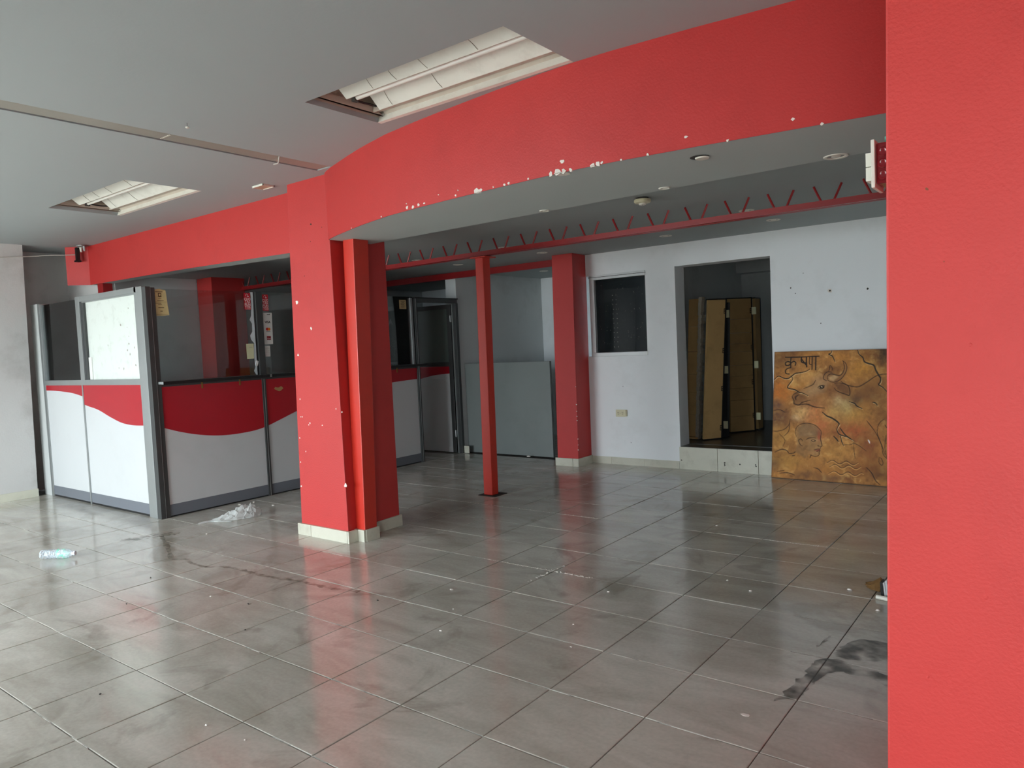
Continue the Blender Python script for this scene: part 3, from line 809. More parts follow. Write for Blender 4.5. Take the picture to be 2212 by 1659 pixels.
def spl(xs, zs):
    def f(x):
        return float(np.interp(x, XX, ZZ))
    # smooth with cosine-resampled cubic
    xs = np.array(xs); zs = np.array(zs)
    m_ = np.gradient(zs, xs)
    XX = np.linspace(xs[0], xs[-1], 200); ZZ = []
    for x in XX:
        i = min(len(xs) - 2, int(np.searchsorted(xs, x, 'right') - 1)); h = xs[i + 1] - xs[i]; t = (x - xs[i]) / h
        ZZ.append((2 * t**3 - 3 * t**2 + 1) * zs[i] + (t**3 - 2 * t**2 + t) * h * m_[i] + (-2 * t**3 + 3 * t**2) * zs[i + 1] + (t**3 - t**2) * h * m_[i + 1])
    return f
def wave_poly(bm, axis, s0, s1, zt, f, d0, d1, n=24):
    pts = [(s0 + (s1 - s0) * k / n, f(s0 + (s1 - s0) * k / n)) for k in range(n + 1)] + [(s1, zt), (s0, zt)]
    return plate(bm, axis, pts, d0, d1)
fw1 = spl([-7.45, -7.25, -7.04, -6.75, -6.47, -6.17, -5.894, -5.665, -5.439, -5.2], [1.205, 1.204, 1.194, 1.172, 1.115, 1.025, 0.940, 0.889, 0.868, 0.870])
fw1b = spl([-7.45, -7.25, -7.04, -6.75, -6.49], [1.205, 1.204, 1.196, 1.178, 1.143])
fw1c = spl([-6.49, -6.436, -6.171, -5.894, -5.665, -5.439, -5.2], [1.060, 1.050, 1.010, 0.938, 0.889, 0.872, 0.876])
bm = B(); wave_poly(bm, 'y', -7.44, -6.50, 1.262, fw1b, 1.3035, 1.3058); sub('red_wave', bm, RED_PANEL, pan_a)
bm = B(); wave_poly(bm, 'y', -6.475, -5.215, 1.262, fw1c, 1.3035, 1.3058); sub('red_wave', bm, RED_PANEL, pan_b)

# ------------------------------------------------------------------ glazed partition, counter leg (faces +X at x = -5.0)
Q = thing('counter_partition', 'dark framed service counter partition with glass above and red wave below, behind the column', 'partition', None, (-5.03, 3.0, 0))
XF = -5.0
bm = B(); box(bm, -5.052, -4.985, 1.292, 1.338, 0.0, 2.172); part('corner_post', bm, ALU_DARK, Q, 0.003)
bm = B(); box(bm, -5.050, -4.992, 1.342, 1.385, 0.0, 2.165); part('stile', bm, ALU_DARK, Q, 0.003)
bm = B(); box(bm, -4.995, -4.985, 1.3385, 1.3415, 0.0, 2.16); part('bright_strip', bm, ALU, Q)
muls = [(2.455, 2.50), (3.60, 3.645)]
for a, b in muls:
    bm = B(); box(bm, -5.045, -4.992, a, b, 0.0, 1.25); part('mullion', bm, ALU_DARK, Q, 0.003)
    bm = B(); box(bm, -4.994, -4.990, (a + b) / 2 - .003, (a + b) / 2 + .003, 0.0, 1.24); part('bright_strip', bm, ALU, Q)
    bm = B(); box(bm, -5.045, -4.996, a - 0.01, b + 0.018, 1.25, 2.155); part('glass_post', bm, ALU_DARK, Q, 0.003)
bm = B(); box(bm, -5.05, -4.985, 4.752, 4.80, 0.0, 2.135); part('end_post', bm, ALU_DARK, Q, 0.003)
bm = B(); box(bm, -4.987, -4.982, 4.772, 4.780, 0.0, 2.13); part('bright_strip', bm, ALU, Q)
bm = B(); box(bm, -5.055, -4.995, 4.69, 4.73, 1.26, 2.14); part('glass_post', bm, ALU, Q, 0.003)
spans = [(1.385, 2.455), (2.50, 3.60), (3.645, 4.752)]
fw2 = spl([1.33, 1.526, 1.759, 1.935, 2.157, 2.432, 2.494, 2.664, 2.884, 3.2, 3.6, 4.0, 4.31, 4.77], [0.872, 0.799, 0.737, 0.710, 0.702, 0.727, 0.742, 0.795, 0.866, 0.955, 1.02, 1.055, 1.076, 1.092])
for a, b in spans:
    bm = B(); box(bm, -5.04, -5.004, a, b, 0.118, 1.245); pan_c = part('panel', bm, WHITE_PANEL, Q, 0.002)
    bm = B(); wave_poly(bm, 'x', a, b, 1.235, fw2, -5.0036, -5.0012); sub('red_wave', bm, RED_PANEL, pan_c)
    bm = B(); box(bm, -5.04, -5.001, a, b, 0.012, 0.118); part('kick_plate', bm, KICK, Q, 0.002)
    bm = B(); box(bm, -5.045, -4.998, a, b, 1.235, 1.255); part('top_rail', bm, ALU_DARK, Q, 0.002)
    e = 2.42 if a < 2 else b
    bm = B(); box(bm, -5.024, -5.018, a, e, 1.255, 2.155); part('glass_pane', bm, GLASS, Q)
bm = B(); box(bm, -5.035, -5.006, 1.385, 4.752, 0.0, 0.012); part('sole', bm, BLACK, Q)
for a, b in [(1.355, 2.490), (2.515, 3.59), (3.66, 4.845)]:
    bm = B(); box(bm, -5.16, -4.90, a, b, 1.262, 1.286); part('counter_shelf', bm, SHELF_TOP, Q, 0.004)
    bm = B(); box(bm, -4.9005, -4.893, a, b, 1.258, 1.287); part('shelf_edge', bm, BLACK, Q, 0.002)
for y in (1.79, 2.20, 2.9, 3.3, 4.0, 4.4):
    bm = B(); box(bm, -5.0, -4.996, y - 0.008, y + 0.008, 1.195, 1.262); box(bm, -5.0, -4.93, y - 0.008, y + 0.008, 1.256, 1.262); part('bracket', bm, BRASS, Q, 0.001)
bm = B(); plate(bm, 'x', [(2.60, 1.125), (2.615, 1.145), (2.63, 1.140), (2.655, 1.135), (2.69, 1.150), (2.715, 1.125), (2.68, 1.100), (2.66, 1.095)], -5.0011, -4.9995); part('torn_patch', bm, CARDBOARD, Q, label='torn brown patch in the red vinyl')
# torn film strip left on the glass edge
R5 = random.Random(2)
L_, Rr = [], []
for k in range(22):
    z = 1.29 + k * 0.041
    L_.append((2.398 + R5.uniform(-0.016, 0.012) - (0.02 if k in (9, 10, 14) else 0), z)); Rr.append((2.424 + R5.uniform(-0.003, 0.003), z))
bm = B()
for k in range(21):
    plate(bm, 'x', [L_[k], Rr[k], Rr[k + 1], L_[k + 1]], -5.0176, -5.0165)
part('torn_film', bm, mat('torn_white_film', srgb(214, 222, 226), 0.4, var=0.15, scale=30), Q, label='ragged strip of white film left at the glass edge')
bm = B(); plate(bm, 'x', [(2.405, 1.375), (2.428, 1.385), (2.436, 1.41), (2.44, 1.43), (2.42, 1.44), (2.412, 1.41)], -5.0165, -5.01); part('film_scrap', bm, PAPER, Q)

# booth door frame + opened door
Dp = thing('door_frame', 'dark metal door frame at the end of the counter partition', 'door frame', None, (-5.0, 5.2, 0))
bm = B(); box(bm, -5.05, -4.985, 4.80, 5.585, 2.085, 2.135); part('header', bm, ALU_DARK, Dp, 0.003)
bm = B(); box(bm, -5.06, -4.98, 4.76, 5.60, 2.135, 2.15); part('header_seal', bm, BLACK, Dp, 0.004)
bm = B(); box(bm, -5.05, -4.985, 5.545, 5.595, 0.0, 2.085); part('jamb', bm, ALU_DARK, Dp, 0.003)
bm = B(); box(bm, -5.05, -5.035, 5.525, 5.545, 0.0, 2.085); part('jamb_strip', bm, ALU, Dp, 0.001)
D = thing('booth_door', 'half glazed booth door with red band, standing open inwards', 'door', None, (-5.06, 5.53, 0))
def dpart(name, bm, mt, **k): return part(name, bm, mt, D, **k)
bm = B(); box(bm, -5.84, -5.065, 5.525, 5.56, 0.012, 1.045); dpart('panel', bm, WHITE_PANEL, bevel=0.002)
fd = spl([-5.84, -5.68, -5.45, -5.25, -5.06], [1.015, 1.050, 1.092, 1.11, 1.122])
bm = B(); wave_poly(bm, 'y', -5.80, -5.13, 1.215, fd, 5.5225, 5.548); dpart('red_wave', bm, RED_PANEL)
bm = B(); box(bm, -5.80, -5.13, 5.526, 5.549, 1.04, 1.215); dpart('panel', bm, WHITE_PANEL)
bm = B(); box(bm, -5.84, -5.065, 5.520, 5.558, 1.215, 1.275); dpart('mid_rail', bm, ALU_DARK, bevel=0.003)
bm = B(); box(bm, -5.84, -5.065, 5.520, 5.558, 2.015, 2.075); dpart('top_rail', bm, ALU_DARK, bevel=0.003)
bm = B(); box(bm, -5.135, -5.065, 5.519, 5.559, 0.012, 2.075); dpart('stile', bm, ALU_DARK, bevel=0.003)
bm = B(); box(bm, -5.85, -5.79, 5.519, 5.559, 0.012, 2.075); dpart('stile', bm, ALU_DARK, bevel=0.003)
bm = B(); box(bm, -5.79, -5.135, 5.536, 5.541, 1.275, 2.015); dpart('frosted_pane', bm, mat('frosted_green_glass', srgb(96, 108, 104), 0.25, var=0.05), label='frosted greenish pane')
for z in (1.875, 0.28):
    bm = B(); box(bm, -5.062, -5.054, 5.51, 5.56, z - 0.045, z + 0.045); tube(bm, [(-5.06, 5.508, z - 0.045), (-5.06, 5.508, z + 0.045)], 0.008, 8); dpart('hinge', bm, ALU)
# small inner glazed screen in the booth
G = thing('inner_screen', 'dark green glazed screen with a pale top strip deep inside the booth', 'screen', None, (-7.2, 6.5, 0))
bm = B(); box(bm, -7.655, -6.87, 6.50, 6.53, 0.9, 2.135); part('board', bm, GREEN_GLASS, G, 0.002)
bm = B(); box(bm, -7.655, -6.85, 6.49, 6.53, 2.137, 2.205); part('top_strip', bm, GREY_WALL, G, 0.002)
bm = B(); box(bm, -6.868, -6.83, 6.49, 6.54, 0.0, 2.13); part('post', bm, ALU_DARK, G, 0.002)
bm = B(); box(bm, -7.655, -6.87, 6.45, 6.56, 1.24, 1.275); part('sill', bm, SHELF_TOP, G, 0.002)
bm = B(); box(bm, -7.655, -6.87, 6.51, 6.525, 0.0, 0.9); part('lower_panel', bm, WHITE_PANEL, G)
text('letter', 'A', 0.135, on_y(-7.305, 1.945, 6.4985), mat('faded_letter', srgb(140, 150, 146), 0.6), G, 0.0006, 0.004).matrix_parent_inverse = Matrix.Translation(-G.location)
bm = B(); box(bm, -7.135, -6.955, 6.494, 6.497, 1.44, 1.695); tag(obj('paper_sheet', bm, GREEN_PAPER), 'pale green tinted paper sheet taped on the dark green inner screen', 'paper')

# ------------------------------------------------------------------ papers and stickers on the counter glass (glass face x = -5.018)
gx = -5.0175
doc = thing('permit_sheet', 'yellowed printed permit sheet with a crest, taped inside the counter glass', 'paper', None, (gx, 1.45, 2.03))
bm = B(); pts = [(1.378, 1.905), (1.455, 1.902), (1.520, 1.911), (1.516, 1.96), (1.512, 1.99), (1.505, 2.08), (1.499, 2.146), (1.46, 2.148), (1.448, 2.156), (1.43, 2.155), (1.41, 2.149), (1.378, 2.148)]
plate(bm, 'x', pts, gx, gx + 0.001); dsh = part('sheet', bm, PAPER_Y, doc)
bm = B()
for y0, y1, z, h in [(1.40, 1.47, 2.128, .006), (1.425, 1.455, 2.068, .004), (1.415, 1.475, 2.045, .004), (1.383, 1.503, 2.033, .002), (1.39, 1.45, 2.020, .003), (1.42, 1.455, 2.008, .004), (1.42, 1.475, 1.980, .007), (1.437, 1.46, 1.947, .007), (1.382, 1.500, 2.142, .0015), (1.39, 1.512, 1.914, .0015)]:
    box(bm, gx + 0.001, gx + 0.0015, y0, y1, z - h / 2, z + h / 2)
sub('print_line', bm, INK_BROWN, dsh, kind='stuff')
bm = B(); plate(bm, 'x', [(1.425, 2.112), (1.43, 2.117), (1.453, 2.117), (1.457, 2.112), (1.455, 2.092), (1.46, 2.083), (1.441, 2.078), (1.422, 2.083), (1.427, 2.092)], gx + 0.001, gx + 0.0015); sub('crest', bm, INK_BROWN, dsh)
bm = B(); plate(bm, 'x', [(1.433, 2.110), (1.449, 2.110), (1.449, 2.096), (1.441, 2.088), (1.433, 2.096)], gx + 0.0015, gx + 0.0018); sub('crest_shield', bm, PAPER_Y, dsh)

def points_sticker(y, z, x, w, h, label):
    s = thing('points_sticker', label, 'sticker', None, (x, y, z))
    bm = B(); box(bm, x, x + 0.0008, y - w / 2, y + w / 2, z - h / 2, z + h / 2); sh = part('sheet', bm, STICKER_RED, s)
    def tx(t, dz, sz):
        o = text('lettering', t, sz, on_x(y, z + dz, x + 0.0012, 0.95), PINK_WHITE, sh, 0.0003, 0.0006)
    tx('CUO', h * 0.13, 0.036); tx('TAS', -h * 0.03, 0.036); tx('PUN', -h * 0.20, 0.036); tx('TOS', -h * 0.36, 0.036)
    bm = B()
    ring = [(math.cos(a), math.sin(a)) for a in np.linspace(-0.6, 3.9, 12)]
    tube(bm, [(x + 0.001, y - 0.004 + 0.012 * c, z + h * 0.36 + 0.014 * q) for c, q in ring], 0.0015, 4)
    box(bm, x + 0.0008, x + 0.0014, y + 0.002, y + 0.018, z + h * 0.27, z + h * 0.33)
    sub('logo', bm, PINK_WHITE, sh, kind=None)
    bm = B(); box(bm, x + 0.0008, x + 0.0012, y - w * 0.4, y + w * 0.4, z - h * 0.465, z - h * 0.455); sub('rule', bm, PINK_WHITE, sh)
points_sticker(2.358, 2.055, gx + 0.002, 0.074, 0.172, 'red sticker with white letters at the edge of the first counter glass')
points_sticker(2.572, 2.045, gx, 0.070, 0.172, 'red sticker with white letters directly above the white card acceptance sign')
card = thing('card_sign', 'tall white sign listing accepted bank cards on the second counter glass', 'sign', None, (gx, 2.585, 1.77))
bm = B(); plate(bm, 'x', [(2.528, 1.603), (2.634, 1.603), (2.642, 1.938), (2.534, 1.938)], gx, gx + 0.001); csh = part('sheet', bm, PAPER, card)
def ctext(n, t, y, z, sz, mt, sx=1.0, bold=0.0):
    o = text(n, t, sz, on_x(y, z, gx + 0.0014, sx), mt, csh, 0.0003, bold)
ctext('lettering', 'VISA', 2.584, 1.838, 0.034, INK, 1.0, 0.001)
bm = B(); lathe(bm, [(0, 0), (0.0165, 0), (0.0165, 0.0004), (0, 0.0004)], 20, Matrix.Translation((gx + 0.001, 2.574, 1.765)) @ Matrix.Rotation(math.radians(90), 4, 'Y')); sub('red_disc', bm, CARD_RED, csh)
bm = B(); lathe(bm, [(0, 0), (0.0165, 0), (0.0165, 0.0006), (0, 0.0006)], 20, Matrix.Translation((gx + 0.001, 2.596, 1.765)) @ Matrix.Rotation(math.radians(90), 4, 'Y')); sub('orange_disc', bm, CARD_ORANGE, csh)
bm = B(); box(bm, gx + 0.001, gx + 0.0014, 2.560, 2.610, 1.737, 1.741); sub('caption', bm, INK, csh)
bm = B(); box(bm, gx + 0.001, gx + 0.0014, 2.562, 2.612, 1.650, 1.690); sub('maroon_block', bm, CARD_MAROON, csh)
ctext('lettering', 'Claro', 2.587, 1.666, 0.020, PINK_WHITE)
bm = B(); box(bm, gx + 0.001, gx + 0.0014, 2.580, 2.616, 1.916, 1.921); plate(bm, 'x', [(2.612, 1.921), (2.618, 1.921), (2.622, 1.926), (2.616, 1.927)], gx + 0.001, gx + 0.0014); sub('wordmark', bm, INK, csh)
note = thing('small_notice', 'small white notice under the card acceptance sign', 'paper', None, (gx, 2.56, 1.53))
bm = B(); plate(bm, 'x', [(2.528, 1.474), (2.592, 1.474), (2.594, 1.588), (2.526, 1.588)], gx, gx + 0.0008); part('sheet', bm, PAPER, note)
bm = B()
for k in range(6): box(bm, gx + 0.0008, gx + 0.0011, 2.534, 2.575 + 0.01 * (k % 2), 1.572 - k * 0.011, 1.5735 - k * 0.011)
part('print_line', bm, TRAY, note, kind='stuff')
pad = thing('cream_notice', 'cream paper notice on the ragged edge of the first counter glass', 'paper', None, (gx, 2.35, 1.53))
bm = B(); plate(bm, 'x', [(2.312, 1.457), (2.392, 1.459), (2.398, 1.616), (2.310, 1.615)], gx + 0.002, gx + 0.003); part('sheet', bm, PAPER_CREAM, pad)
bm = B()
for k in range(2): box(bm, gx + 0.003, gx + 0.0034, 2.345, 2.38, 1.580 - k * 0.008, 1.582 - k * 0.008)
part('print_line', bm, TRAY, pad, kind='stuff')
bs = thing('beige_sticker', 'beige square sticker on the last counter glass before the door', 'sticker', None, (gx, 4.58, 2.05))
bm = B(); box(bm, gx, gx + 0.0008, 4.517, 4.638, 1.998, 2.113); part('sheet', bm, PAPER_BEIGE, bs, 0.0)
bm = B()
for k in range(6): box(bm, gx + 0.0008, gx + 0.0012, 4.545 + 0.01 * (k % 3 == 1), 4.618 - 0.012 * (k % 2), 2.090 - k * 0.014, 2.096 - k * 0.014)
part('print_line', bm, INK_BROWN, bs, kind='stuff')
bm = B(); box(bm, -7.66, -7.652, 3.74, 4.02, 2.38, 2.50)
tag(obj('wall_notice', bm, PAPER_Y), 'yellowish panel high on the booth side wall behind the dark red pillar', 'panel')

# ------------------------------------------------------------------ small window in the white wall
W = bpy.data.objects.new('window_1', None); link(W); W['kind'] = 'structure'; W['label'] = 'small aluminium framed window with dark glass in the white wall'
for n, s in [('frame_rail', (-2.83, -2.088, 5.545, 5.60, 2.200, 2.254)), ('frame_rail', (-2.83, -2.088, 5.545, 5.60, 1.288, 1.335)), ('frame_stile', (-2.83, -2.765, 5.546, 5.60, 1.335, 2.200)), ('frame_stile', (-2.105, -2.090, 5.575, 5.60, 1.335, 2.200))]:
    bm = B(); box(bm, *s); obj(n, bm, mat('pale_aluminium_' + n, srgb(206, 208, 208), 0.45, metal=0.2, var=0.05), W, 0.004)
bm = B(); box(bm, -2.835, -2.085, 5.538, 5.60, 2.228, 2.233); obj('frame_groove', bm, HOLE, W)
bm = B(); box(bm, -2.765, -2.105, 5.588, 5.594, 1.335, 2.200); obj('glass_pane', bm, GLASS_DARK, W)
bm = B(); R6 = random.Random(4)
for k in range(60):
    x = R6.uniform(-2.73, -2.12); z = R6.uniform(1.36, 2.15)
    chip(bm, 'y', (x, z), R6.uniform(0.0012, 0.003), (5.5868, 5.588), R6)
for k in range(12):
    for q in (0, 0.045): chip(bm, 'y', (-2.535 + q + R6.uniform(-.006, .006), 1.40 + k * 0.055), 0.004, (5.5866, 5.588), R6)  # two dot columns on the pane, painting a reflected dotted stripe
obj('speck_and_reflected_dot', bm, TRAY, W, kind='stuff')
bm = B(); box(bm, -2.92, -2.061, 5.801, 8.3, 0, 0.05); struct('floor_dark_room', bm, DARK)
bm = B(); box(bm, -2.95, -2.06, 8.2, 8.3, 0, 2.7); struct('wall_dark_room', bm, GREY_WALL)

# ------------------------------------------------------------------ socket
so = thing('wall_socket', 'cream double power socket on the white wall below the window', 'socket', None, (-2.44, YB, 0.616))
bm = B(); box(bm, -2.515, -2.385, YB - 0.022, YB - 0.0005, 0.578, 0.654); part('box', bm, CREAM_PLASTIC, so, 0.004)
bm = B(); box(bm, -2.525, -2.398, YB - 0.027, YB - 0.021, 0.574, 0.656); fpl = part('face_plate', bm, CREAM_PLASTIC, so, 0.003)
for cx in (-2.490, -2.435):
    bm = B(); lathe(bm, [(0, 0), (0.021, 0), (0.021, 0.003), (0.018, 0.004), (0, 0.004)], 16, Matrix.Translation((cx, YB - 0.0265, 0.615)) @ Matrix.Rotation(math.radians(90), 4, 'X')); sub('outlet', bm, CREAM_PLASTIC, fpl)
    bm = B(); box(bm, cx - 0.008, cx - 0.005, YB - 0.0314, YB - 0.0300, 0.615, 0.627); box(bm, cx + 0.005, cx + 0.008, YB - 0.0314, YB - 0.0300, 0.615, 0.627); box(bm, cx - 0.003, cx + 0.003, YB - 0.0314, YB - 0.0300, 0.600, 0.606); sub('slot', bm, INK, fpl, kind='stuff')
bm = B(); lathe(bm, [(0, 0), (0.003, 0), (0.003, 0.002), (0, 0.002)], 8, Matrix.Translation((-2.4625, YB - 0.027, 0.615)) @ Matrix.Rotation(math.radians(90), 4, 'X')); sub('screw', bm, BRASS, fpl)

# ------------------------------------------------------------------ folding cardboard screens in the store room
def screen(label, a, b, z0, z1, seams, right_clip, th=0.035, rim=True, torn=False, lean=0.0):
    """upright cardboard leaf from plan point a to b"""
    s = thing('cardboard_leaf', label, 'panel', None, ((a[0] + b[0]) / 2, (a[1] + b[1]) / 2, z0))
    d = Vector((b[0] - a[0], b[1] - a[1], 0)); w = d.length; d.normalize(); n = Vector((d.y, -d.x, 0))
    if n.y > 0: n = -n
    def bx(bm, u0, u1, v0, v1, w0, w1):
        r = [(u0, v0), (u1, v0), (u1, v1), (u0, v1)]
        def P3(u, v, z):
            q = Vector((a[0], a[1], 0)) + d * u + n * v
            k = (z - z0) / (z1 - z0) * lean
            return (q.x - k * d.x, q.y - k * d.y, z)
        return hexa(bm, [P3(u, v, w0) for u, v in r], [P3(u, v, w1) for u, v in r])
    zs = [z0 + 0.012] + [z0 + (z1 - z0) * t for t in seams] + [z1 - 0.012]
    for p, q in zip(zs, zs[1:]):
        bm = B(); bx(bm, 0.01, w - 0.01, -th, -0.002, p + 0.0012, q - 0.0012); part('board', bm, CARDBOARD, s, 0.001)
    if rim:
        bm = B(); bx(bm, 0, w, -th, 0.004, z1 - 0.014, z1); part('edge_strip', bm, BLACK, s)
        bm = B(); bx(bm, w - 0.014, w, -th, 0.004, z0, z1); part('edge_strip', bm, BLACK, s)
        bm = B(); bx(bm, 0, w, -th, 0.004, z0, z0 + 0.014); part('edge_strip', bm, BLACK, s)
    if torn:
        rr = random.Random(9)
        bm = B(); zz = z0
        while zz < z1 - 0.01:
            h = min(rr.uniform(0.02, 0.05), z1 - zz); o = rr.uniform(-0.012, 0.012)
            bx(bm, w - 0.03 + o, w + 0.012 + o, -0.02, 0.05 + o, zz, zz + h); zz += h
        part('torn_edge', bm, mat('grey_torn_paper', srgb(150, 142, 128), 0.9, var=0.3, scale=60), s)
        bm = B(); bx(bm, 0, w, 0, 0.06, z0, z0 + 0.02); part('bottom_flap', bm, CARDBOARD, s)
    for t in right_clip:
        z = z0 + (z1 - z0) * t
        bm = B(); bx(bm, w - 0.034, w - 0.030, 0.0, 0.006, z - 0.03, z + 0.03); bx(bm, w - 0.034, w - 0.012, 0.0, 0.006, z + 0.022, z + 0.03); bx(bm, w - 0.034, w - 0.012, 0.0, 0.006, z - 0.004, z + 0.004); bx(bm, w - 0.034, w - 0.012, 0.0, 0.006, z - 0.03, z - 0.022)
        part('staple', bm, BLACK, s)
    return s
screen('cardboard leaf with a ragged torn edge just inside the doorway, leftmost', (-1.955, 6.19), (-1.762, 6.17), 0.262, 1.93, [.17, .33, .46, .62, .8], [], torn=True, rim=False, lean=-0.10)
screen('plain smooth cardboard leaf second from the left in the doorway', (-1.668, 6.05), (-1.523, 6.26), 0.257, 1.905, [], [.08, .36, .63, .91], lean=-0.12)
screen('seamed cardboard leaf third from the left in the doorway', (-1.616, 6.77), (-1.404, 7.06), 0.257, 1.93, [.12, .24, .33, .42, .50, .60, .66, .74, .84], [.12, .37, .63, .90])
screen('narrow shaded cardboard leaf at the right end of the leaning row', (-1.395, 7.14), (-1.395, 7.34), 0.257, 1.93, [], [])
clips = [(-1.478, 6.42, 1.725), (-1.512, 6.42, 1.064), (-1.534, 6.42, 0.403), (-1.381, 7.06, 1.762), (-1.369, 7.06, 1.091), (-1.359, 7.06, 0.445)]
names = ['upper cream hinge block between the two middle cardboard leaves', 'middle-height cream hinge block between the two middle cardboard leaves', 'lowest cream hinge block between the two middle cardboard leaves', 'upper pale hinge block on the narrow cardboard leaf', 'middle pale hinge block on the narrow cardboard leaf', 'lower pale hinge block on the narrow cardboard leaf']
hb_ = thing('dark_gap_strip', 'added black strip standing in for the dark gap between the two middle cardboard leaves', 'panel', None, (-1.60, 6.46, 0.257))
bm = B(); hexa(bm, [(-1.68, 6.43, .257), (-1.525, 6.43, .257), (-1.525, 6.50, .257), (-1.68, 6.50, .257)], [(-1.60, 6.43, 1.86), (-1.47, 6.43, 1.86), (-1.47, 6.50, 1.86), (-1.60, 6.50, 1.86)]); part('edge_strip', bm, BLACK, hb_)  # black block added as the gap's darkness; also carries hinge blocks
nl = sorted([o for o in bpy.data.objects if o.name.startswith('cardboard_leaf')], key=lambda o: o.name)[2]
for k, (x, y, z) in enumerate(clips):
    par = hb_ if k < 3 else nl
    bm = B(); box(bm, x - 0.026, x + 0.026, y - 0.012, y + 0.006, z - 0.045, z + 0.045); lathe(bm, [(0, 0), (0.005, 0), (0.005, 0.003), (0, 0.003)], 8, Matrix.Translation((x + 0.01, y - 0.012, z)) @ Matrix.Rotation(math.radians(90), 4, 'X')); part('hinge_block', bm, PAPER_CREAM, par, 0.002)

# ------------------------------------------------------------------ painting
def vnoise(u, v, seed):
    rs = np.random.RandomState(seed); g = rs.rand(64, 64)
    iu = np.floor(u).astype(int); iv = np.floor(v).astype(int); fu = u - iu; fv = v - iv
    fu = fu * fu * (3 - 2 * fu); fv = fv * fv * (3 - 2 * fv)
    G_ = lambda a, b: g[a % 64, b % 64]
    return (G_(iu, iv) * (1 - fu) + G_(iu + 1, iv) * fu) * (1 - fv) + (G_(iu, iv + 1) * (1 - fu) + G_(iu + 1, iv + 1) * fu) * fv
def fbm(u, v, seed, o=5):
    r = 0; a = 0.5; t = 0
    for k in range(o):
        r = r + a * vnoise(u * 2**k, v * 2**k, seed + k); t += a; a *= 0.55
    return r / t
PW, PH = 1.285, 1.278
NX, NY = 330, 330
uu, vv = np.meshgrid(np.linspace(0, 1.2, NX), np.linspace(0, 1, NY))       # u in visible widths, v from top
sx = uu / (1.1 - 0.1 * uu)                                                  # photo-sheet coordinate
X_ = 138 + 1290 * sx
Y_ = (122 - 42 * sx) + vv * ((1515 + 97 * sx) - (122 - 42 * sx))
def c3_(r, g, b): return np.array(srgb(r, g, b)[:3])
wx = X_ + 60 * (fbm(X_ / 120, Y_ / 120, 40, 3) - .5); wy = Y_ + 60 * (fbm(X_ / 120, Y_ / 120, 50, 3) - .5)
n1 = fbm(wx / 170, wy / 170, 1); n2 = fbm(wx / 60, wy / 60, 11, 5); n3 = fbm(wx / 24, wy / 24, 21, 4)
C_ = np.empty(X_.shape + (3,))
C_[:] = c3_(166, 112, 58)
def mixc(w, col):
    w = np.clip(w, 0, 1)[..., None]
    C_[:] = C_ * (1 - w) + c3_(*col) * w
mixc((n1 - .45) * 3, (196, 134, 66)); mixc((.46 - n1) * 3.2, (128, 78, 38)); mixc((n2 - .56) * 3.0, (208, 160, 92)); mixc((.42 - n2) * 2.6, (104, 64, 34))
def patch(cx, cy, rx, ry, col, k=0.8, sharp=1.0):
    d = ((wx - cx) / rx) ** 2 + ((wy - cy) / ry) ** 2
    mixc(k * np.exp(-d * sharp) * (0.6 + 0.9 * (n3 - .2)), col)
for a in [(210, 560, 110, 130, (206, 116, 42)), (1150, 310, 150, 130, (196, 136, 56)), (880, 180, 140, 80, (190, 126, 56)), (1390, 180, 120, 130, (52, 36, 26)), (1400, 110, 110, 60, (34, 26, 22)), (230, 190, 180, 100, (116, 78, 44)), (200, 850, 130, 140, (84, 58, 48)), (170, 700, 70, 60, (80, 60, 56)), (600, 800, 180, 120, (206, 120, 70)), (460, 790, 100, 90, (214, 172, 110)), (830, 780, 130, 110, (216, 172, 100)), (1040, 800, 150, 110, (214, 160, 78)), (950, 700, 90, 90, (208, 180, 120)), (1060, 980, 180, 90, (196, 98, 54)), (700, 950, 90, 110, (186, 100, 60)), (400, 860, 40, 30, (226, 190, 140)), (1230, 1180, 120, 170, (142, 74, 44)), (860, 1250, 160, 110, (190, 136, 68)), (220, 1080, 120, 110, (176, 128, 62)), (290, 1330, 170, 80, (196, 144, 66)), (160, 1370, 90, 70, (84, 60, 48)), (560, 1470, 170, 50, (84, 62, 50)), (820, 1520, 150, 40, (90, 66, 52)), (1200, 1400, 170, 80, (124, 70, 34)), (1330, 1480, 110, 80, (98, 60, 34)), (760, 1440, 260, 70, (170, 112, 52)), (1230, 560, 170, 140, (118, 78, 46)), (1090, 640, 70, 60, (86, 62, 44)), (640, 420, 90, 50, (186, 140, 96)), (480, 400, 110, 50, (206, 152, 86))]:
    patch(*a)
def poly_mask(pts, soft):
    """soft inside-mask of a polygon via signed distance"""
    p = np.array(pts, float); inside = np.zeros(X_.shape, bool); dmin = np.full(X_.shape, 1e9)
    for (x0, y0), (x1, y1) in zip(p, np.roll(p, -1, 0)):
        cond = ((y0 > Y_) != (y1 > Y_))
        with np.errstate(divide='ignore', invalid='ignore'):
            xi = (x1 - x0) * (Y_ - y0) / (y1 - y0 + 1e-9) + x0
        inside ^= cond & (X_ < xi)
        t = np.clip(((X_ - x0) * (x1 - x0) + (Y_ - y0) * (y1 - y0)) / ((x1 - x0) ** 2 + (y1 - y0) ** 2 + 1e-9), 0, 1)
        dmin = np.minimum(dmin, np.hypot(X_ - x0 - t * (x1 - x0), Y_ - y0 - t * (y1 - y0)))
    s = np.where(inside, dmin, -dmin)
    return np.clip(0.5 + s / (2 * soft), 0, 1)
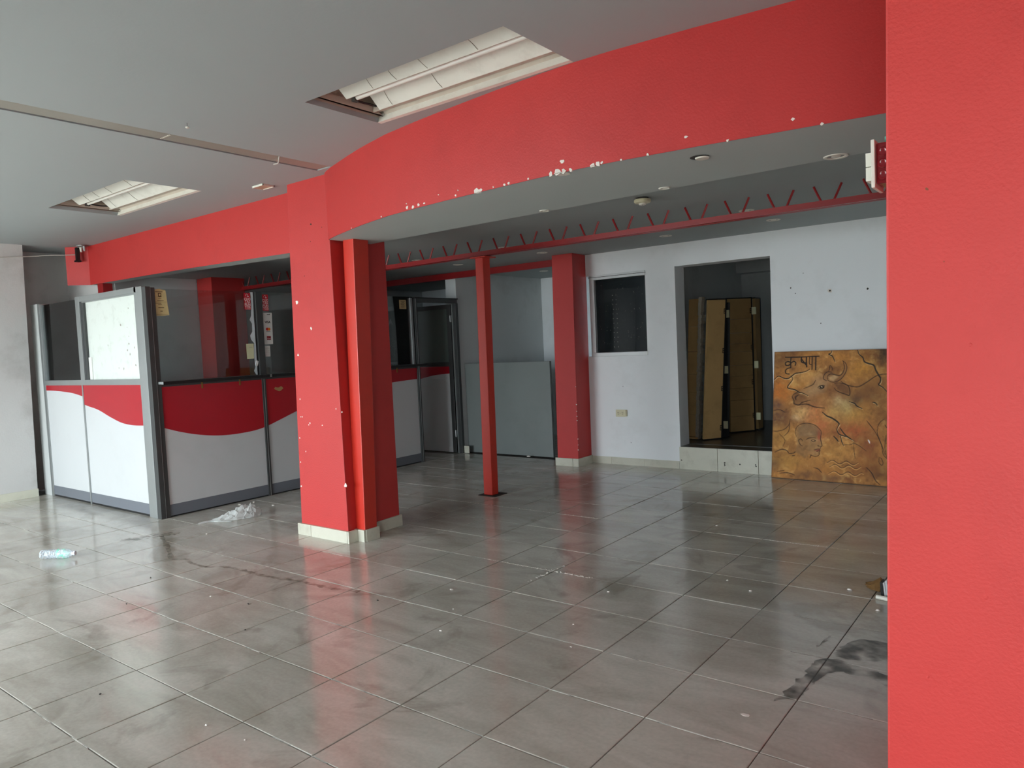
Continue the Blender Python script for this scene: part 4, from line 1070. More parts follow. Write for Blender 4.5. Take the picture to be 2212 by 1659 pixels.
def smooth_path(pts, n=8):
    p = np.array(pts, float); out = []
    for i in range(len(p) - 1):
        p0 = p[max(i - 1, 0)]; p1 = p[i]; p2 = p[i + 1]; p3 = p[min(i + 2, len(p) - 1)]
        for k in range(n):
            t = k / n
            out.append(0.5 * ((2 * p1) + (-p0 + p2) * t + (2 * p0 - 5 * p1 + 4 * p2 - p3) * t * t + (-p0 + 3 * p1 - 3 * p2 + p3) * t**3))
    out.append(p[-1]); return np.array(out)
def stroke(pts, w, col=(52, 34, 22), k=0.9, curve=True, soft=3.0, taper=True):
    p = smooth_path(pts) if curve else np.array(pts, float)
    best = np.full(X_.shape, 1e9); tt = np.zeros(X_.shape)
    x0b, x1b = p[:, 0].min() - 30, p[:, 0].max() + 30; y0b, y1b = p[:, 1].min() - 30, p[:, 1].max() + 30
    sel = (X_ > x0b) & (X_ < x1b) & (Y_ > y0b) & (Y_ < y1b)
    xs_, ys_ = X_[sel], Y_[sel]; b = best[sel]; q = tt[sel]
    for i, ((xa, ya), (xb, yb)) in enumerate(zip(p, p[1:])):
        t = np.clip(((xs_ - xa) * (xb - xa) + (ys_ - ya) * (yb - ya)) / ((xb - xa) ** 2 + (yb - ya) ** 2 + 1e-9), 0, 1)
        d = np.hypot(xs_ - xa - t * (xb - xa), ys_ - ya - t * (yb - ya))
        mk = d < b; b[mk] = d[mk]; q[mk] = (i + t[mk]) / (len(p) - 1)
    wd = w * (np.sin(np.pi * np.clip(q, .06, .94)) ** 0.5 if taper else 1.0)
    a = np.zeros(X_.shape); a[sel] = np.clip((wd + soft - b) / soft, 0, 1)
    mixc(a * k, col)
# bull: neck / body tone, head tone
mixc(poly_mask([(720, 760), (860, 640), (990, 500), (1110, 505), (1320, 370), (1560, 380), (1700, 1620), (1370, 1590), (1240, 1430), (1090, 1150), (1050, 1090), (930, 980), (880, 900)], 40) * 0.28 * (n2 * 1.4), (96, 58, 30))
mixc(poly_mask([(350, 620), (400, 550), (480, 520), (590, 450), (700, 370), (820, 440), (990, 480), (1010, 560), (960, 620), (880, 700), (760, 745), (560, 720), (430, 710), (375, 695)], 26) * 0.5, (150, 100, 60))
mixc(poly_mask([(470, 560), (640, 440), (760, 440), (690, 560), (560, 610)], 40) * 0.55, (196, 158, 112))
mixc(poly_mask([(352, 620), (400, 555), (470, 600), (540, 640), (470, 690), (375, 695)], 18) * 0.6, (104, 68, 40))
patch(870, 650, 60, 60, (196, 166, 118), .7); patch(560, 650, 120, 40, (168, 118, 70), .6)
mixc(poly_mask([(700, 400), (730, 350), (800, 345), (860, 380), (900, 370), (950, 300), (940, 215), (970, 280), (965, 340), (920, 410), (850, 455), (770, 450), (740, 430)], 10) * 0.7, (150, 104, 64))
mixc(poly_mask([(765, 400), (830, 370), (870, 395), (820, 440), (775, 430)], 10) * 0.8, (200, 160, 112))
mixc(poly_mask([(830, 470), (920, 470), (1000, 520), (1000, 580), (930, 580), (860, 530)], 12) * 0.55, (92, 60, 36))
# human head
mixc(poly_mask([(400, 1010), (420, 950), (480, 915), (550, 912), (630, 940), (690, 1000), (692, 1100), (697, 1160), (680, 1210), (660, 1260), (620, 1280), (560, 1260), (520, 1300), (400, 1240), (420, 1130)], 10) * 0.62, (142, 106, 68))
mixc(poly_mask([(420, 960), (500, 918), (600, 925), (670, 980), (690, 1050), (560, 1060), (440, 1060)], 14) * 0.55, (138, 108, 76))
mixc(poly_mask([(560, 1060), (690, 1080), (695, 1180), (660, 1260), (600, 1270), (540, 1200)], 20) * 0.5, (176, 132, 84))
patch(668, 1050, 24, 60, (176, 70, 48), .8); patch(560, 1030, 40, 20, (176, 140, 96), .7); patch(600, 1100, 60, 20, (196, 152, 104), .6)
mixc(poly_mask([(130, 1290), (230, 1215), (320, 1215), (420, 1260), (560, 1290), (640, 1360), (560, 1420), (300, 1400), (130, 1420)], 34) * 0.3, (150, 104, 54))
K = (44, 28, 18)
for pts, w in [
    ([(480, 527), (540, 503), (585, 480), (605, 450), (615, 432)], 4), ([(350, 620), (370, 590), (410, 572), (450, 572)], 3.5), ([(352, 620), (372, 660), (378, 695), (430, 708), (470, 680), (555, 655)], 6),
    ([(430, 708), (520, 700), (610, 730), (720, 742)], 6), ([(395, 650), (390, 622), (420, 600)], 7), ([(700, 400), (716, 365), (750, 340), (800, 345)], 4), ([(740, 438), (706, 420), (702, 390)], 4),
    ([(750, 420), (750, 385), (790, 362), (850, 375), (890, 378), (925, 345), (940, 290), (930, 240), (920, 215)], 5), ([(920, 215), (955, 245), (968, 290), (955, 345), (915, 405), (860, 445), (800, 452), (750, 430)], 4),
    ([(775, 265), (772, 300), (760, 335)], 3.5), ([(780, 268), (800, 295), (800, 325)], 3), ([(830, 470), (870, 462), (940, 470), (990, 500), (1006, 550), (1000, 598), (950, 585), (890, 565), (850, 545), (828, 518)], 5),
    ([(900, 440), (960, 480), (1040, 500), (1110, 500), (1200, 450), (1310, 380), (1420, 360), (1560, 370)], 5), ([(640, 520), (655, 500), (690, 490), (720, 492)], 4), ([(650, 520), (680, 530), (712, 515)], 3.5),
    ([(410, 1060), (395, 1010), (415, 950), (470, 918), (540, 912), (620, 935), (680, 990), (690, 1020)], 3), ([(690, 1020), (684, 1060), (682, 1090), (694, 1130), (700, 1165), (684, 1170)], 4), ([(684, 1172), (680, 1195), (668, 1205), (678, 1215), (668, 1235), (668, 1262), (640, 1280), (600, 1276), (565, 1262)], 3.5),
    ([(480, 1165), (455, 1150), (438, 1115), (440, 1092), (465, 1088), (480, 1110)], 3.5), ([(520, 1092), (560, 1075), (625, 1076)], 4), ([(575, 1100), (600, 1095), (625, 1105), (600, 1115), (575, 1100)], 4), ([(650, 1160), (672, 1168)], 4), ([(612, 1210), (640, 1200), (672, 1198)], 5), ([(640, 1225), (670, 1215)], 6),
    ([(580, 1262), (565, 1300)], 4), ([(400, 1230), (380, 1245), (330, 1250)], 4), ([(330, 1250), (300, 1215), (240, 1205), (170, 1235)], 5), ([(365, 1275), (395, 1272)], 4),
    ([(140, 770), (220, 765), (270, 790)], 3), ([(335, 870), (320, 930), (270, 980), (200, 1000), (140, 1000)], 3), ([(330, 900), (320, 1000), (265, 1058)], 3), ([(215, 1030), (280, 1100), (260, 1170)], 2),
    ([(1200, 880), (1250, 940), (1285, 985)], 4), ([(1285, 985), (1330, 1060), (1370, 1150), (1390, 1250), (1430, 1300)], 3.5), ([(1330, 960), (1320, 1010), (1350, 1100), (1385, 1180), (1410, 1260)], 3.5), ([(1320, 960), (1350, 900), (1400, 860)], 3), ([(950, 1145), (1010, 1150), (1060, 1135), (1120, 1160), (1200, 1220)], 2.5), ([(1060, 1100), (1060, 1200), (1075, 1300)], 2.5),
    ([(1345, 1290), (1370, 1300), (1390, 1350), (1375, 1375), (1345, 1345), (1345, 1290)], 3), ([(1200, 1400), (1260, 1460), (1310, 1550), (1360, 1595)], 5), ([(610, 1405), (660, 1420), (700, 1460)], 4), ([(230, 1470), (320, 1465), (400, 1490)], 4), ([(200, 1450), (280, 1440)], 3),
    ([(1430, 1300), (1410, 1180), (1420, 1040)], 3)]:
    stroke(pts, w, K, 0.8)
mixc(poly_mask([(655, 505), (690, 492), (720, 500), (705, 522), (670, 525)], 5), (34, 22, 16))
stroke([(682, 505), (690, 507)], 4, (230, 200, 160), 1, False, 2, False)
mixc(poly_mask([(612, 1212), (672, 1198), (678, 1214), (650, 1228)], 6) * .7, (130, 56, 44))
# cracks: dark line with a pale lip
CR = [([(1090, 90), (1105, 140), (1150, 180), (1170, 225), (1215, 245), (1275, 265), (1300, 320), (1330, 370), (1355, 410), (1350, 450), (1335, 480), (1380, 510), (1430, 560)], 8), ([(795, 100), (785, 130), (760, 145), (800, 165), (820, 200), (832, 225)], 5), ([(140, 430), (190, 390), (250, 412), (300, 415), (340, 390), (380, 360), (440, 350), (500, 335), (545, 310)], 5), ([(345, 400), (350, 430), (300, 500), (310, 525), (380, 540), (430, 570), (465, 575), (530, 605)], 5), ([(700, 790), (750, 830), (800, 850), (850, 880), (888, 915), (880, 940)], 8), ([(880, 940), (865, 980), (890, 1030), (940, 1050), (1000, 1070), (1050, 1105)], 5), ([(900, 960), (960, 1040), (1040, 1095)], 6), ([(830, 1055), (860, 1085), (885, 1115)], 6), ([(910, 1050), (920, 1110), (945, 1160)], 4), ([(1000, 670), (1060, 690), (1090, 720), (1145, 745)], 6), ([(1265, 675), (1300, 685), (1320, 710)], 5), ([(1410, 930), (1430, 960)], 3)]
for pts, w in CR:
    q = [(x + 7, y + 9) for x, y in pts]
    stroke(q, w * 0.7, (224, 186, 128), 0.75); stroke(pts, w, (26, 18, 14), 0.95)
for y0, xa, xb in [(1345, 760, 1110), (1390, 790, 1140), (1465, 780, 1170)]:
    xs_ = np.linspace(xa, xb, 22); pts = [(x, y0 + 18 * math.sin((x - xa) / 155 * 2 * math.pi + 2.2) + (x - xa) * 0.06) for x in xs_]
    stroke(pts, 7, (206, 150, 84), 0.9, False); stroke([(x, y - 8) for x, y in pts], 4, (70, 42, 22), 0.85, False)
stroke([(1220, 1095), (1230, 1110), (1238, 1130)], 7, (228, 214, 206), 1, False)
# lettering (painted Devanagari word)
Z_ = (38, 26, 16)
stroke([(265, 180), (400, 178), (650, 166)], 4.5, Z_, 1, False, 3, False)
for pts, w in [([(328, 180), (326, 235), (328, 295)], 5), ([(328, 240), (300, 228), (268, 240), (272, 268), (305, 268), (330, 245), (360, 225), (384, 240), (378, 268)], 5), ([(328, 295), (290, 305), (268, 330), (276, 360), (312, 365)], 4.5),
               ([(448, 180), (448, 225), (470, 240), (505, 242)], 6), ([(505, 178), (505, 230), (510, 285)], 6), ([(450, 200), (500, 262)], 5), ([(540, 178), (540, 250), (560, 258)], 3), ([(570, 176), (570, 312)], 5), ([(612, 172), (612, 240), (613, 316)], 6)]:
    stroke(pts, w, Z_, 1, True, 3, False)
edge = np.minimum(np.minimum(uu, 1.2 - uu), np.minimum(vv, 1 - vv))
mixc((0.012 - edge) * 40, (84, 58, 36))
C_ *= (0.78 + 0.62 * (n3[..., None] * 0.55 + n2[..., None] * 0.45)) * 1.1
paint = thing('leaning_painting', 'large ochre canvas of a bull and a bald head leaning on the white wall', 'painting', None, (-0.1, 5.42, 0))
BL, BR = Vector((-0.685, 5.440, 0.004)), Vector((0.390, 5.395, -0.0))
TL, TR = Vector((-0.645, 5.520, 1.282)), Vector((0.405, 5.475, 1.282))
BR.z = 0.004
pos = []
for j in range(NY):
    v = j / (NY - 1); l = TL.lerp(BL, v); r_ = TR.lerp(BR, v); d = (r_ - l) * 1.2
    for i in range(NX):
        pos.append(l + d * (i / (NX - 1)))
faces = [(j * NX + i, (j + 1) * NX + i, (j + 1) * NX + i + 1, j * NX + i + 1) for j in range(NY - 1) for i in range(NX - 1)]
me = bpy.data.meshes.new('canvas'); me.from_pydata([tuple(p) for p in pos], [], faces); me.update()
at_ = me.color_attributes.new('paint', 'FLOAT_COLOR', 'POINT')
buf = np.ones((NX * NY, 4), np.float32); buf[:, :3] = C_.reshape(-1, 3); at_.data.foreach_set('color', buf.ravel())
PM = bpy.data.materials.new('oil_paint'); PM.use_nodes = True
pn = PM.node_tree; pb = pn.nodes['Principled BSDF']; pa = pn.nodes.new('ShaderNodeVertexColor'); pa.layer_name = 'paint'
pn.links.new(pa.outputs[0], pb.inputs['Base Color']); pb.inputs['Roughness'].default_value = 0.6; pb.inputs['Specular IOR Level'].default_value = 0.25
pz = pn.nodes.new('ShaderNodeTexNoise'); pz.inputs['Scale'].default_value = 130; pbu = pn.nodes.new('ShaderNodeBump'); pbu.inputs['Strength'].default_value = 0.2; pbu.inputs['Distance'].default_value = 0.004
pg = pn.nodes.new('ShaderNodeNewGeometry'); pn.links.new(pg.outputs['Position'], pz.inputs['Vector']); pn.links.new(pz.outputs['Fac'], pbu.inputs['Height']); pn.links.new(pbu.outputs[0], pb.inputs['Normal'])
me.materials.append(PM)
cv = bpy.data.objects.new('canvas', me); link(cv, paint); put(cv)
q = [TL, TL + (TR - TL) * 1.2, BL + (BR - BL) * 1.2, BL]
nrm = Vector((0.042, 1.0, -0.06)).normalized() * 0.03
bm = B(); off = nrm * 0.04; hexa(bm, [tuple(p + off) for p in q], [tuple(p + nrm) for p in q]); part('stretcher', bm, mat('dark_wood', srgb(86, 58, 36), 0.7, var=0.2, scale=12), paint)

# ------------------------------------------------------------------ ceiling downlights, smoke detector and other ceiling bits
def downlight(x, y, z, label, r=0.062, first=[None], lit=True):
    if first[0] is None:
        t = thing('downlight', label, 'downlight', 'recessed ceiling downlights', (0, 0, 0))
        bm = B(); lathe(bm, [(0.064, 0.0), (0.062, -0.004), (0.056, -0.006), (0.046, -0.003), (0.044, 0.001)], 28); obj('trim_ring', bm, WHITE_PLASTIC, t, smooth=True)
        bm = B(); lathe(bm, [(0.044, 0.0006), (0.040, -0.0005), (0.0, -0.0005)], 28); obj('reflector', bm, mat('grey_reflector', srgb(120, 122, 120), 0.3, metal=0.6), t)
        bm = B(); lathe(bm, [(0.026, -0.0006), (0.022, -0.004), (0.0, -0.005)], 20); obj('lamp_face', bm, WHITE_PLASTIC, t, smooth=True)
        first[0] = t
    else:
        t = copy_tree(first[0])
    t['label'] = label
    t.location = (x, y, z); s = r / 0.062; t.scale = (s, s, 1.0)
    return t
DL = [(-0.389, 4.106, 'round downlight behind the joist above the doorway'), (-0.401, 4.832, 'round downlight on the rear ceiling in front of the doorway, right of the window'), (-1.507, 4.90, 'round downlight on the rear ceiling nearest the small window'), (-3.033, 4.886, 'round downlight just left of the square red pillar'), (-3.009, 4.149, 'round downlight hidden partly by the joist right of the slim post'), (-4.342, 4.917, 'round downlight left of the slim post near the red header beam'), (-4.295, 4.146, 'round downlight just above the joist beside the thick red column'), (-4.252, 6.655, 'round downlight beyond the red header beam inside the recess'), (0.78, 4.14, 'round downlight at the right end of the joist by the switch box')]
for x, y, l in DL: downlight(x, y, ZB - 0.0008, l)
for x, y, r, l in [(0.877, 1.80, .056, 'large downlight at the right end of the grey soffit'), (-0.045, 1.835, .032, 'small downlight at the back edge of the soffit, above the smoke detector'), (-0.905, 1.88, .032, 'small downlight at the back edge of the soffit towards the column')]:
    downlight(x, y, soff(x) - 0.0002, l, r)
oh = thing('open_downlight_hole', 'empty downlight hole with a white disc in the soffit under the red fascia', 'downlight', None, (0.393, 1.302, soff(0.393)))
z = soff(0.393)
bm = B(); lathe(bm, [(0.045, -0.001), (0.044, -0.002), (0.0, -0.002)], 24, Matrix.Translation((0.393, 1.302, z))); part('hole', bm, HOLE, oh)
bm = B(); lathe(bm, [(0.034, -0.0022), (0.03, -0.008), (0.0, -0.009)], 20, Matrix.Translation((0.40, 1.315, z))); part('disc', bm, WHITE_PLASTIC, oh)
sd = thing('smoke_detector', 'round cream smoke detector on the rear ceiling between the joist and the fascia', 'smoke detector', None, (-0.72, 2.88, ZB))
MM = Matrix.Translation((-0.72, 2.88, ZB))
bm = B(); lathe(bm, [(0.045, -0.001), (0.045, -0.014), (0.0, -0.014)], 28, MM); part('base', bm, HOLE, sd)
bm = B(); lathe(bm, [(0.060, -0.014), (0.062, -0.028), (0.056, -0.038), (0.030, -0.042), (0.0, -0.042)], 32, MM); part('housing', bm, CREAM_PLASTIC, sd, smooth=True)
bm = B(); lathe(bm, [(0.028, -0.042), (0.026, -0.052), (0.018, -0.055), (0.0, -0.055)], 24, MM); part('sensor_cap', bm, WHITE_PLASTIC, sd, smooth=True)
bm = B(); lathe(bm, [(0.003, -0.055), (0.003, -0.057), (0.0, -0.057)], 8, MM @ Matrix.Translation((0.006, -0.012, 0))); part('indicator', bm, INK, sd)
hk = thing('ceiling_hook', 'tiny white hook with a screw in the front ceiling near the cable channel', 'hook', None, (-2.247, 0.255, ZC))
bm = B(); tube(bm, [(-2.247, 0.255, ZC), (-2.247, 0.255, ZC - 0.022)], 0.0022, 6); part('screw', bm, ALU, hk)
bm = B(); lathe(bm, [(0.0, -0.022), (0.010, -0.022), (0.011, -0.028), (0.006, -0.031), (0, -0.031)], 12, Matrix.Translation((-2.247, 0.255, ZC))); part('head', bm, WHITE_PLASTIC, hk)
wb = thing('ceiling_box', 'small open rectangular junction box flush in the ceiling near the column top', 'box', None, (-3.35, 1.49, ZC))
bm = B()
for s in [(-3.43, -3.28, 1.44, 1.446), (-3.43, -3.28, 1.54, 1.546), (-3.43, -3.424, 1.44, 1.546), (-3.286, -3.28, 1.44, 1.546)]: box(bm, *s, ZC - 0.014, ZC + 0.001)
part('rim', bm, WHITE_PLASTIC, wb)
bm = B(); box(bm, -3.424, -3.286, 1.446, 1.54, ZC - 0.009, ZC - 0.0006); part('wood_block', bm, mat('pinkish_wood', srgb(196, 164, 140), 0.7, var=0.2, scale=25), wb)
cm = thing('camera_bracket', 'small black and silver bracket at the left end of the straight red beam', 'bracket', None, (-7.22, 1.70, ZC))
bm = B(); lathe(bm, [(0.055, 0), (0.055, -0.012), (0.04, -0.022), (0, -0.022)], 20, Matrix.Translation((-7.22, 1.70, ZC - 0.001))); part('mount_plate', bm, ALU, cm, smooth=True)
bm = B(); box(bm, -7.30, -7.265, 1.66, 1.70, ZC - 0.17, ZC - 0.02); box(bm, -7.312, -7.253, 1.65, 1.705, ZC - 0.185, ZC - 0.165); part('arm', bm, BLACK, cm, 0.003)
bm = B(); box(bm, -7.31, -7.30, 1.665, 1.695, ZC - 0.16, ZC - 0.03); part('arm_plate', bm, ALU, cm)
for dx in (0.0, 0.085):
    bm = B(); tube(bm, [(-7.235 + dx, 1.70, ZC - 0.02), (-7.23 + dx, 1.70, ZC - 0.075)], [0.016, 0.011], 10); part('clip', bm, ALU if dx else WHITE_PLASTIC, cm)
bm = B(); tube(bm, [(-7.30, 1.67, ZC - 0.10), (-7.38, 1.55, ZC - 0.105), (-7.44, 1.40, ZC - 0.112), (-7.48, 1.24, ZC - 0.13), (-7.492, 1.0, ZC - 0.152), (-7.492, 0.6, ZC - 0.16), (-7.492, 0.0, ZC - 0.155), (-7.492, -0.8, ZC - 0.14)], 0.005, 6)
tag(obj('hanging_cable', bm, CABLE, smooth=True), 'thin grey cable sagging along the far left wall to the bracket', 'cable')

# ------------------------------------------------------------------ switch box on the foreground pillar
sb = thing('switch_box', 'maroon surface box with a white double switch on the side of the foreground pillar', 'switch', None, (1.40, 0.18, 1.92))
bm = B(); box(bm, 1.376, 1.428, 0.135, 0.225, 1.868, 1.976); bbx = part('back_box', bm, MAROON_GLOSS, sb, 0.006)
for z in (1.890, 1.920, 1.950):
    bm = B(); lathe(bm, [(0.0125, 0), (0.0125, 0.003), (0.010, 0.005), (0.007, 0.0035), (0, 0.0035)], 18, Matrix.Translation((1.3935, 0.135, z)) @ Matrix.Rotation(math.radians(90), 4, 'X')); sub('knock_out', bm, MAROON_GLOSS, bbx, smooth=True)
bm = B(); box(bm, 1.366, 1.3755, 0.125, 0.235, 1.858, 1.985); spl_ = part('face_plate', bm, WHITE_PLASTIC, sb, 0.002)
for a, b in [(1.8815, 1.9180), (1.9200, 1.9565)]:
    bm = B(); box(bm, 1.348, 1.3665, 0.15, 0.20, a, b); sub('rocker', bm, WHITE_PLASTIC, spl_, 0.001)
bm = B(); tube(bm, [(1.397, 0.17, 1.976), (1.397, 0.17, 1.996)], 0.005, 10); part('teal_conduit', bm, TEAL, sb, smooth=True)

# ------------------------------------------------------------------ litter on the floor
bt = thing('water_bottle', 'empty clear plastic water bottle lying on the floor at the far left', 'bottle', None, (-4.42, 0.2, 0))
ax = Vector((0.215, 0.158, 0)).normalized(); side = Vector((-ax.y, ax.x, 0))
Mb = Matrix(((ax.z, side.x, ax.x, -4.525), (0, side.y, ax.y, 0.119), (1, 0, 0, 0.0375), (0, 0, 0, 1)))
prof = [(0.0, 0.004), (0.018, 0.0), (0.031, 0.003), (0.036, 0.012)]
for k in range(7):
    z0 = 0.022 + k * 0.017
    prof += [(0.0365, z0), (0.0325, z0 + 0.006), (0.0365, z0 + 0.012)]
prof += [(0.0365, 0.150), (0.0365, 0.195), (0.034, 0.212), (0.027, 0.228), (0.018, 0.240), (0.0145, 0.246), (0.0145, 0.250)]
bm = B(); lathe(bm, prof, 24, Mb); bod = part('body', bm, PET, bt, smooth=True)
bm = B(); lathe(bm, [(0.0372, 0.135), (0.0374, 0.165), (0.0374, 0.200)], 24, Mb); sub('label_wrap', bm, LABEL_GREEN, bod, smooth=True, label='torn green label')
bm = B(); lathe(bm, [(0.017, 0.250), (0.017, 0.262), (0.016, 0.268), (0, 0.268)], 18, Mb); part('cap', bm, CAP_WHITE, bt)
bm = B(); lathe(bm, [(0.0185, 0.244), (0.0185, 0.248), (0.0145, 0.249)], 18, Mb); part('neck_ring', bm, CAP_WHITE, bt)

# crumpled plastic bag
BAGM = bpy.data.materials.new('thin_white_plastic'); BAGM.use_nodes = True
bn = BAGM.node_tree; bb = bn.nodes['Principled BSDF']; bb.inputs['Base Color'].default_value = srgb(236, 238, 236); bb.inputs['Roughness'].default_value = 0.35
btr = bn.nodes.new('ShaderNodeBsdfTranslucent'); btr.inputs[0].default_value = srgb(230, 232, 230)
btt = bn.nodes.new('ShaderNodeBsdfTransparent'); bm1 = bn.nodes.new('ShaderNodeMixShader'); bm1.inputs[0].default_value = 0.4; bm2 = bn.nodes.new('ShaderNodeMixShader'); bm2.inputs[0].default_value = 0.22
bn.links.new(bb.outputs[0], bm1.inputs[1]); bn.links.new(btr.outputs[0], bm1.inputs[2]); bn.links.new(bm1.outputs[0], bm2.inputs[1]); bn.links.new(btt.outputs[0], bm2.inputs[2])
bn.links.new(bm2.outputs[0], bn.nodes['Material Output'].inputs[0])
bag = thing('plastic_bag', 'crumpled white plastic bag lying on the floor in front of the counter', 'bag', None, (-4.35, 1.65, 0))
def rag(bm, path, widths, heights, seed, n=14):
    rr = random.Random(seed); rows = []
    path = [Vector(p) for p in path]
    if n > 12:
        f2 = lambda L, i: (L[i] + L[i + 1]) / 2
        widths = [q for i in range(len(path) - 1) for q in (widths[i], f2(widths, i))] + [widths[-1]]; heights = [q for i in range(len(path) - 1) for q in (heights[i], f2(heights, i))] + [heights[-1]]
        path = [q for i in range(len(path) - 1) for q in (path[i], (path[i] + path[i + 1]) / 2)] + [path[-1]]
    for i, p in enumerate(path):
        t = (path[min(i + 1, len(path) - 1)] - path[max(i - 1, 0)]).normalized(); s = Vector((-t.y, t.x, 0))
        row = []
        for k in range(n):
            f = k / (n - 1) * 2 - 1
            z = heights[i] * max(0.02, (1 - abs(f) ** 1.6)) * (1 + rr.uniform(-.45, .45)) + 0.002
            row.append(bm.verts.new((p.x + s.x * f * widths[i] * (1 + rr.uniform(-.12, .12)) + t.x * rr.uniform(-.012, .012), p.y + s.y * f * widths[i] * (1 + rr.uniform(-.12, .12)) + t.y * rr.uniform(-.012, .012), z)))
        rows.append(row)
    for a, b in zip(rows, rows[1:]):
        for k in range(n - 1): bm.faces.new((a[k], a[k + 1], b[k + 1], b[k]))
    return bm
pts = [(-4.44, 1.47), (-4.41, 1.51), (-4.385, 1.55), (-4.365, 1.60), (-4.345, 1.65), (-4.33, 1.70), (-4.32, 1.75), (-4.31, 1.80), (-4.30, 1.85), (-4.30, 1.89)]
bm = B(); rag(bm, [(x, y, 0) for x, y in pts], [.014, .026, .042, .06, .076, .088, .092, .085, .066, .03], [.015, .025, .04, .058, .075, .085, .10, .095, .075, .035], 4, 16); part('body', bm, BAGM, bag)
bm = B(); rag(bm, [(-4.46, 1.36, 0), (-4.45, 1.40, 0), (-4.445, 1.44, 0), (-4.43, 1.48, 0)], [.006, .012, .014, .016], [.008, .012, .014, .014], 6, 7); part('handle', bm, BAGM, bag, smooth=True)
bm = B(); rag(bm, [(-4.43, 1.48, 0), (-4.37, 1.50, 0), (-4.30, 1.535, 0), (-4.26, 1.565, 0)], [.014, .013, .010, .005], [.014, .012, .010, .006], 8, 7); part('handle', bm, BAGM, bag, smooth=True)

lf = thing('crumpled_paper', 'crumpled brown paper scrap on the floor by the foreground pillar', 'paper', None, (0.9, 2.36, 0))
bm = B(); rag(bm, [(0.835, 2.46, 0), (0.865, 2.455, 0), (0.895, 2.45, 0), (0.93, 2.445, 0), (0.955, 2.44, 0)], [.025, .05, .065, .065, .045], [.015, .035, .05, .045, .03], 12, 9); part('sheet', bm, LEAF_BROWN, lf, smooth=False)
pk = thing('torn_packet', 'torn striped packet standing upright behind the foreground pillar edge', 'packet', None, (0.98, 2.30, 0))
bm = B()
for k in range(5):
    hexa(bm, [(0.958 + k * .012, 2.29, 0.004 + .001 * k), (0.968 + k * .012, 2.29, 0.004), (0.968 + k * .012, 2.34, 0.004), (0.958 + k * .012, 2.34, 0.004)], [(0.950 + k * .012, 2.29, 0.085 + .012 * k), (0.960 + k * .012, 2.29, 0.09 + .012 * k), (0.960 + k * .012, 2.34, 0.09 + .012 * k), (0.950 + k * .012, 2.34, 0.085)])
part('wrapper', bm, STRIPE, pk)
bm = B(); hexa(bm, [(0.944, 2.285, 0.002), (0.957, 2.285, 0.002), (0.957, 2.345, 0.002), (0.944, 2.345, 0.002)], [(0.938, 2.285, 0.088), (0.949, 2.285, 0.092), (0.949, 2.345, 0.092), (0.938, 2.345, 0.088)]); part('dark_back', bm, BLACK, pk)
tb = thing('white_tube', 'short white plastic tube end on the floor at the foreground pillar edge', 'tube', None, (1.0, 2.25, 0))
bm = B(); tube(bm, [(0.925, 2.262, 0.013), (1.06, 2.235, 0.013)], 0.012, 12); part('tube', bm, WHITE_PLASTIC, tb, smooth=True)

# little flakes and crumbs
R7 = random.Random(21)
FL = [(-1.245, 1.196, 'w', .018, .004), (-1.006, 0.948, 'w', .007, .006), (-0.852, 0.678, 'w', .010, .005), (-0.3, 1.104, 'w', .006, .006), (-0.397, 1.631, 'w', .009, .007), (0.304, 2.047, 'w', .009, .008), (0.12, 2.164, 'w', .007, .006), (0.772, 2.337, 'w', .014, .012), (0.97, 2.075, 'w', .014, .013), (0.773, 0.676, 'w', .020, .003), (-0.429, 3.36, 'w', .010, .007), (-0.158, 0.859, 'w', .006, .005), (-5.03, 2.14 - .0, 'x', 0, 0), (-4.88, 2.03, 'w', .025, .012), (-4.84, 2.17, 'w', .016, .010), (-4.038, 1.194, 'w', .014, .010), (-2.493, 0.335, 'w', .007, .005), (-1.005, -0.549, 'w', .007, .006), (-0.763, -0.527, 'w', .006, .005), (-4.51, 2.17, 'w', .020, .010), (-3.9, 5.62, 'w', .03, .02)]
for x, y, t, r, h in FL:
    if t == 'x': continue
    bm = B(); blob(bm, (x, y, h * 0.45), 0.5, (2 * r, 1.1 * r, h), rough=0.3, rnd=R7)
    for v in bm.verts: v.co.z = max(v.co.z, 0.0006)
    tag(obj('plaster_flake', bm, PLASTER_CHIP), 'tiny white plaster flake lying on the floor tiles', 'flake', 'white plaster flakes on the floor')
for x, y in [(-3.236, 0.326), (-2.828, -0.024), (-2.145, 0.374), (-1.496, 0.819), (-1.786, 0.126), (-1.679, -0.669)]:
    bm = B(); blob(bm, (x, y, 0.005), 0.5, (.013, .010, .008), rough=0.4, rnd=R7)
    for v in bm.verts: v.co.z = max(v.co.z, 0.0006)
    tag(obj('dark_crumb', bm, HOLE), 'tiny dark dirt crumb lying on the floor tiles', 'crumb', 'dark crumbs on the floor')
bm = B()
for (x0, y0), (x1, y1), n, r in [((-1.495, 1.80), (-0.609, 1.804), 60, .004), ((-0.895, 1.808), (-0.62, 1.80), 30, .009), ((-0.922, 1.535), (-0.905, 1.95), 26, .008), ((-2.942, 3.15), (-1.352, 3.15), 60, .004), ((0.013, 3.15), (0.9, 3.15), 40, .004)]:
    for k in range(n):
        t = R7.random(); blob(bm, (x0 + (x1 - x0) * t + R7.gauss(0, .006), y0 + (y1 - y0) * t + R7.gauss(0, .006), 0.001), 0.5, (r * R7.uniform(.6, 2), r * R7.uniform(.5, 1.2), .003), rough=.3, rnd=R7)
dust = obj('plaster_dust', bm, PLASTER_CHIP, None, kind='stuff'); dust['label'] = 'white plaster dust scattered along the tile joints'

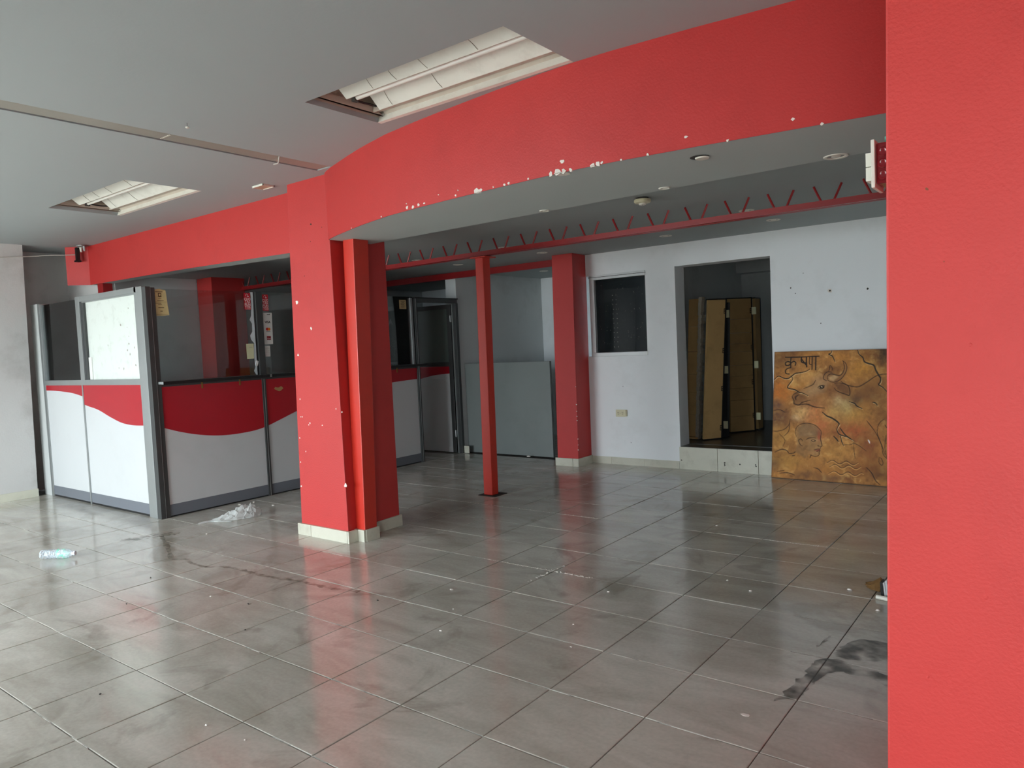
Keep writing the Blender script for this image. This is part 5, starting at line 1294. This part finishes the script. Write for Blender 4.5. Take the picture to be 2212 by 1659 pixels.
# dried water marks (thin films on the tiles)
def stain_strip(bm, pts, w, rnd):
    p = [Vector((x, y, 0)) for x, y in smooth_path(pts, 6)]
    L_, R_ = [], []
    for i, q in enumerate(p):
        t = (p[min(i + 1, len(p) - 1)] - p[max(i - 1, 0)]).normalized(); s = Vector((-t.y, t.x, 0)); ww = w * rnd.uniform(.55, 1.5)
        L_.append(bm.verts.new((q.x + s.x * ww, q.y + s.y * ww, 0.0016))); R_.append(bm.verts.new((q.x - s.x * ww * rnd.uniform(.5, 1.2), q.y - s.y * ww, 0.0016)))
    for k in range(len(p) - 1): bm.faces.new((L_[k], L_[k + 1], R_[k + 1], R_[k]))
st = bpy.data.objects.new('water_mark', None); link(st); st['kind'] = 'stuff'; st['label'] = 'brown dried water trail running across the floor in front of the column'
bm = B()
stain_strip(bm, [(-4.38, 0.98), (-4.10, 0.87), (-3.795, 0.746), (-3.557, 0.649), (-3.45, 0.70), (-3.326, 0.665), (-3.12, 0.673), (-3.038, 0.731), (-2.854, 0.76), (-2.677, 0.754), (-2.441, 0.774), (-2.264, 0.81), (-2.061, 0.82), (-1.913, 0.829), (-1.724, 0.873)], 0.017, R7)
stain_strip(bm, [(-4.523, 0.711), (-4.47, 0.80), (-4.40, 0.93), (-4.36, 1.03), (-4.30, 1.10)], 0.05, R7)
obj('trail', bm, STAIN, st)
wp = bpy.data.objects.new('wet_patch', None); link(wp); wp['kind'] = 'stuff'; wp['label'] = 'dark wet patch on the tiles beside the foreground pillar'
bm = B()
def poly_film(pts, z=0.0016):
    q = []
    for (xa, ya), (xb, yb) in zip(pts, pts[1:] + pts[:1]):
        n_ = max(1, int(math.hypot(xb - xa, yb - ya) / 0.02))
        q += [(xa + (xb - xa) * k / n_ + R7.gauss(0, .006), ya + (yb - ya) * k / n_ + R7.gauss(0, .006)) for k in range(n_)]
    bm.faces.new([bm.verts.new((x, y, z)) for x, y in q])
poly_film([(0.823, 0.843), (0.835, 0.93), (0.852, 1.02), (0.858, 1.16), (0.86, 1.306), (0.90, 1.35), (0.946, 1.364), (1.037, 1.338), (1.148, 1.317), (1.3, 1.32), (1.31, 1.2), (1.165, 1.215), (1.074, 1.246), (0.982, 1.253), (0.935, 1.2), (0.918, 1.05), (0.90, 0.913)])
poly_film([(0.906, 1.409), (0.92, 1.49), (0.933, 1.543), (0.968, 1.656), (1.035, 1.665), (1.1, 1.664), (1.3, 1.66), (1.3, 1.44), (1.122, 1.458), (1.04, 1.407), (0.969, 1.391)])
poly_film([(0.827, 1.448), (0.836, 1.575), (0.848, 1.641), (0.852, 1.537)])
obj('puddle', bm, STAIN_WET, wp)
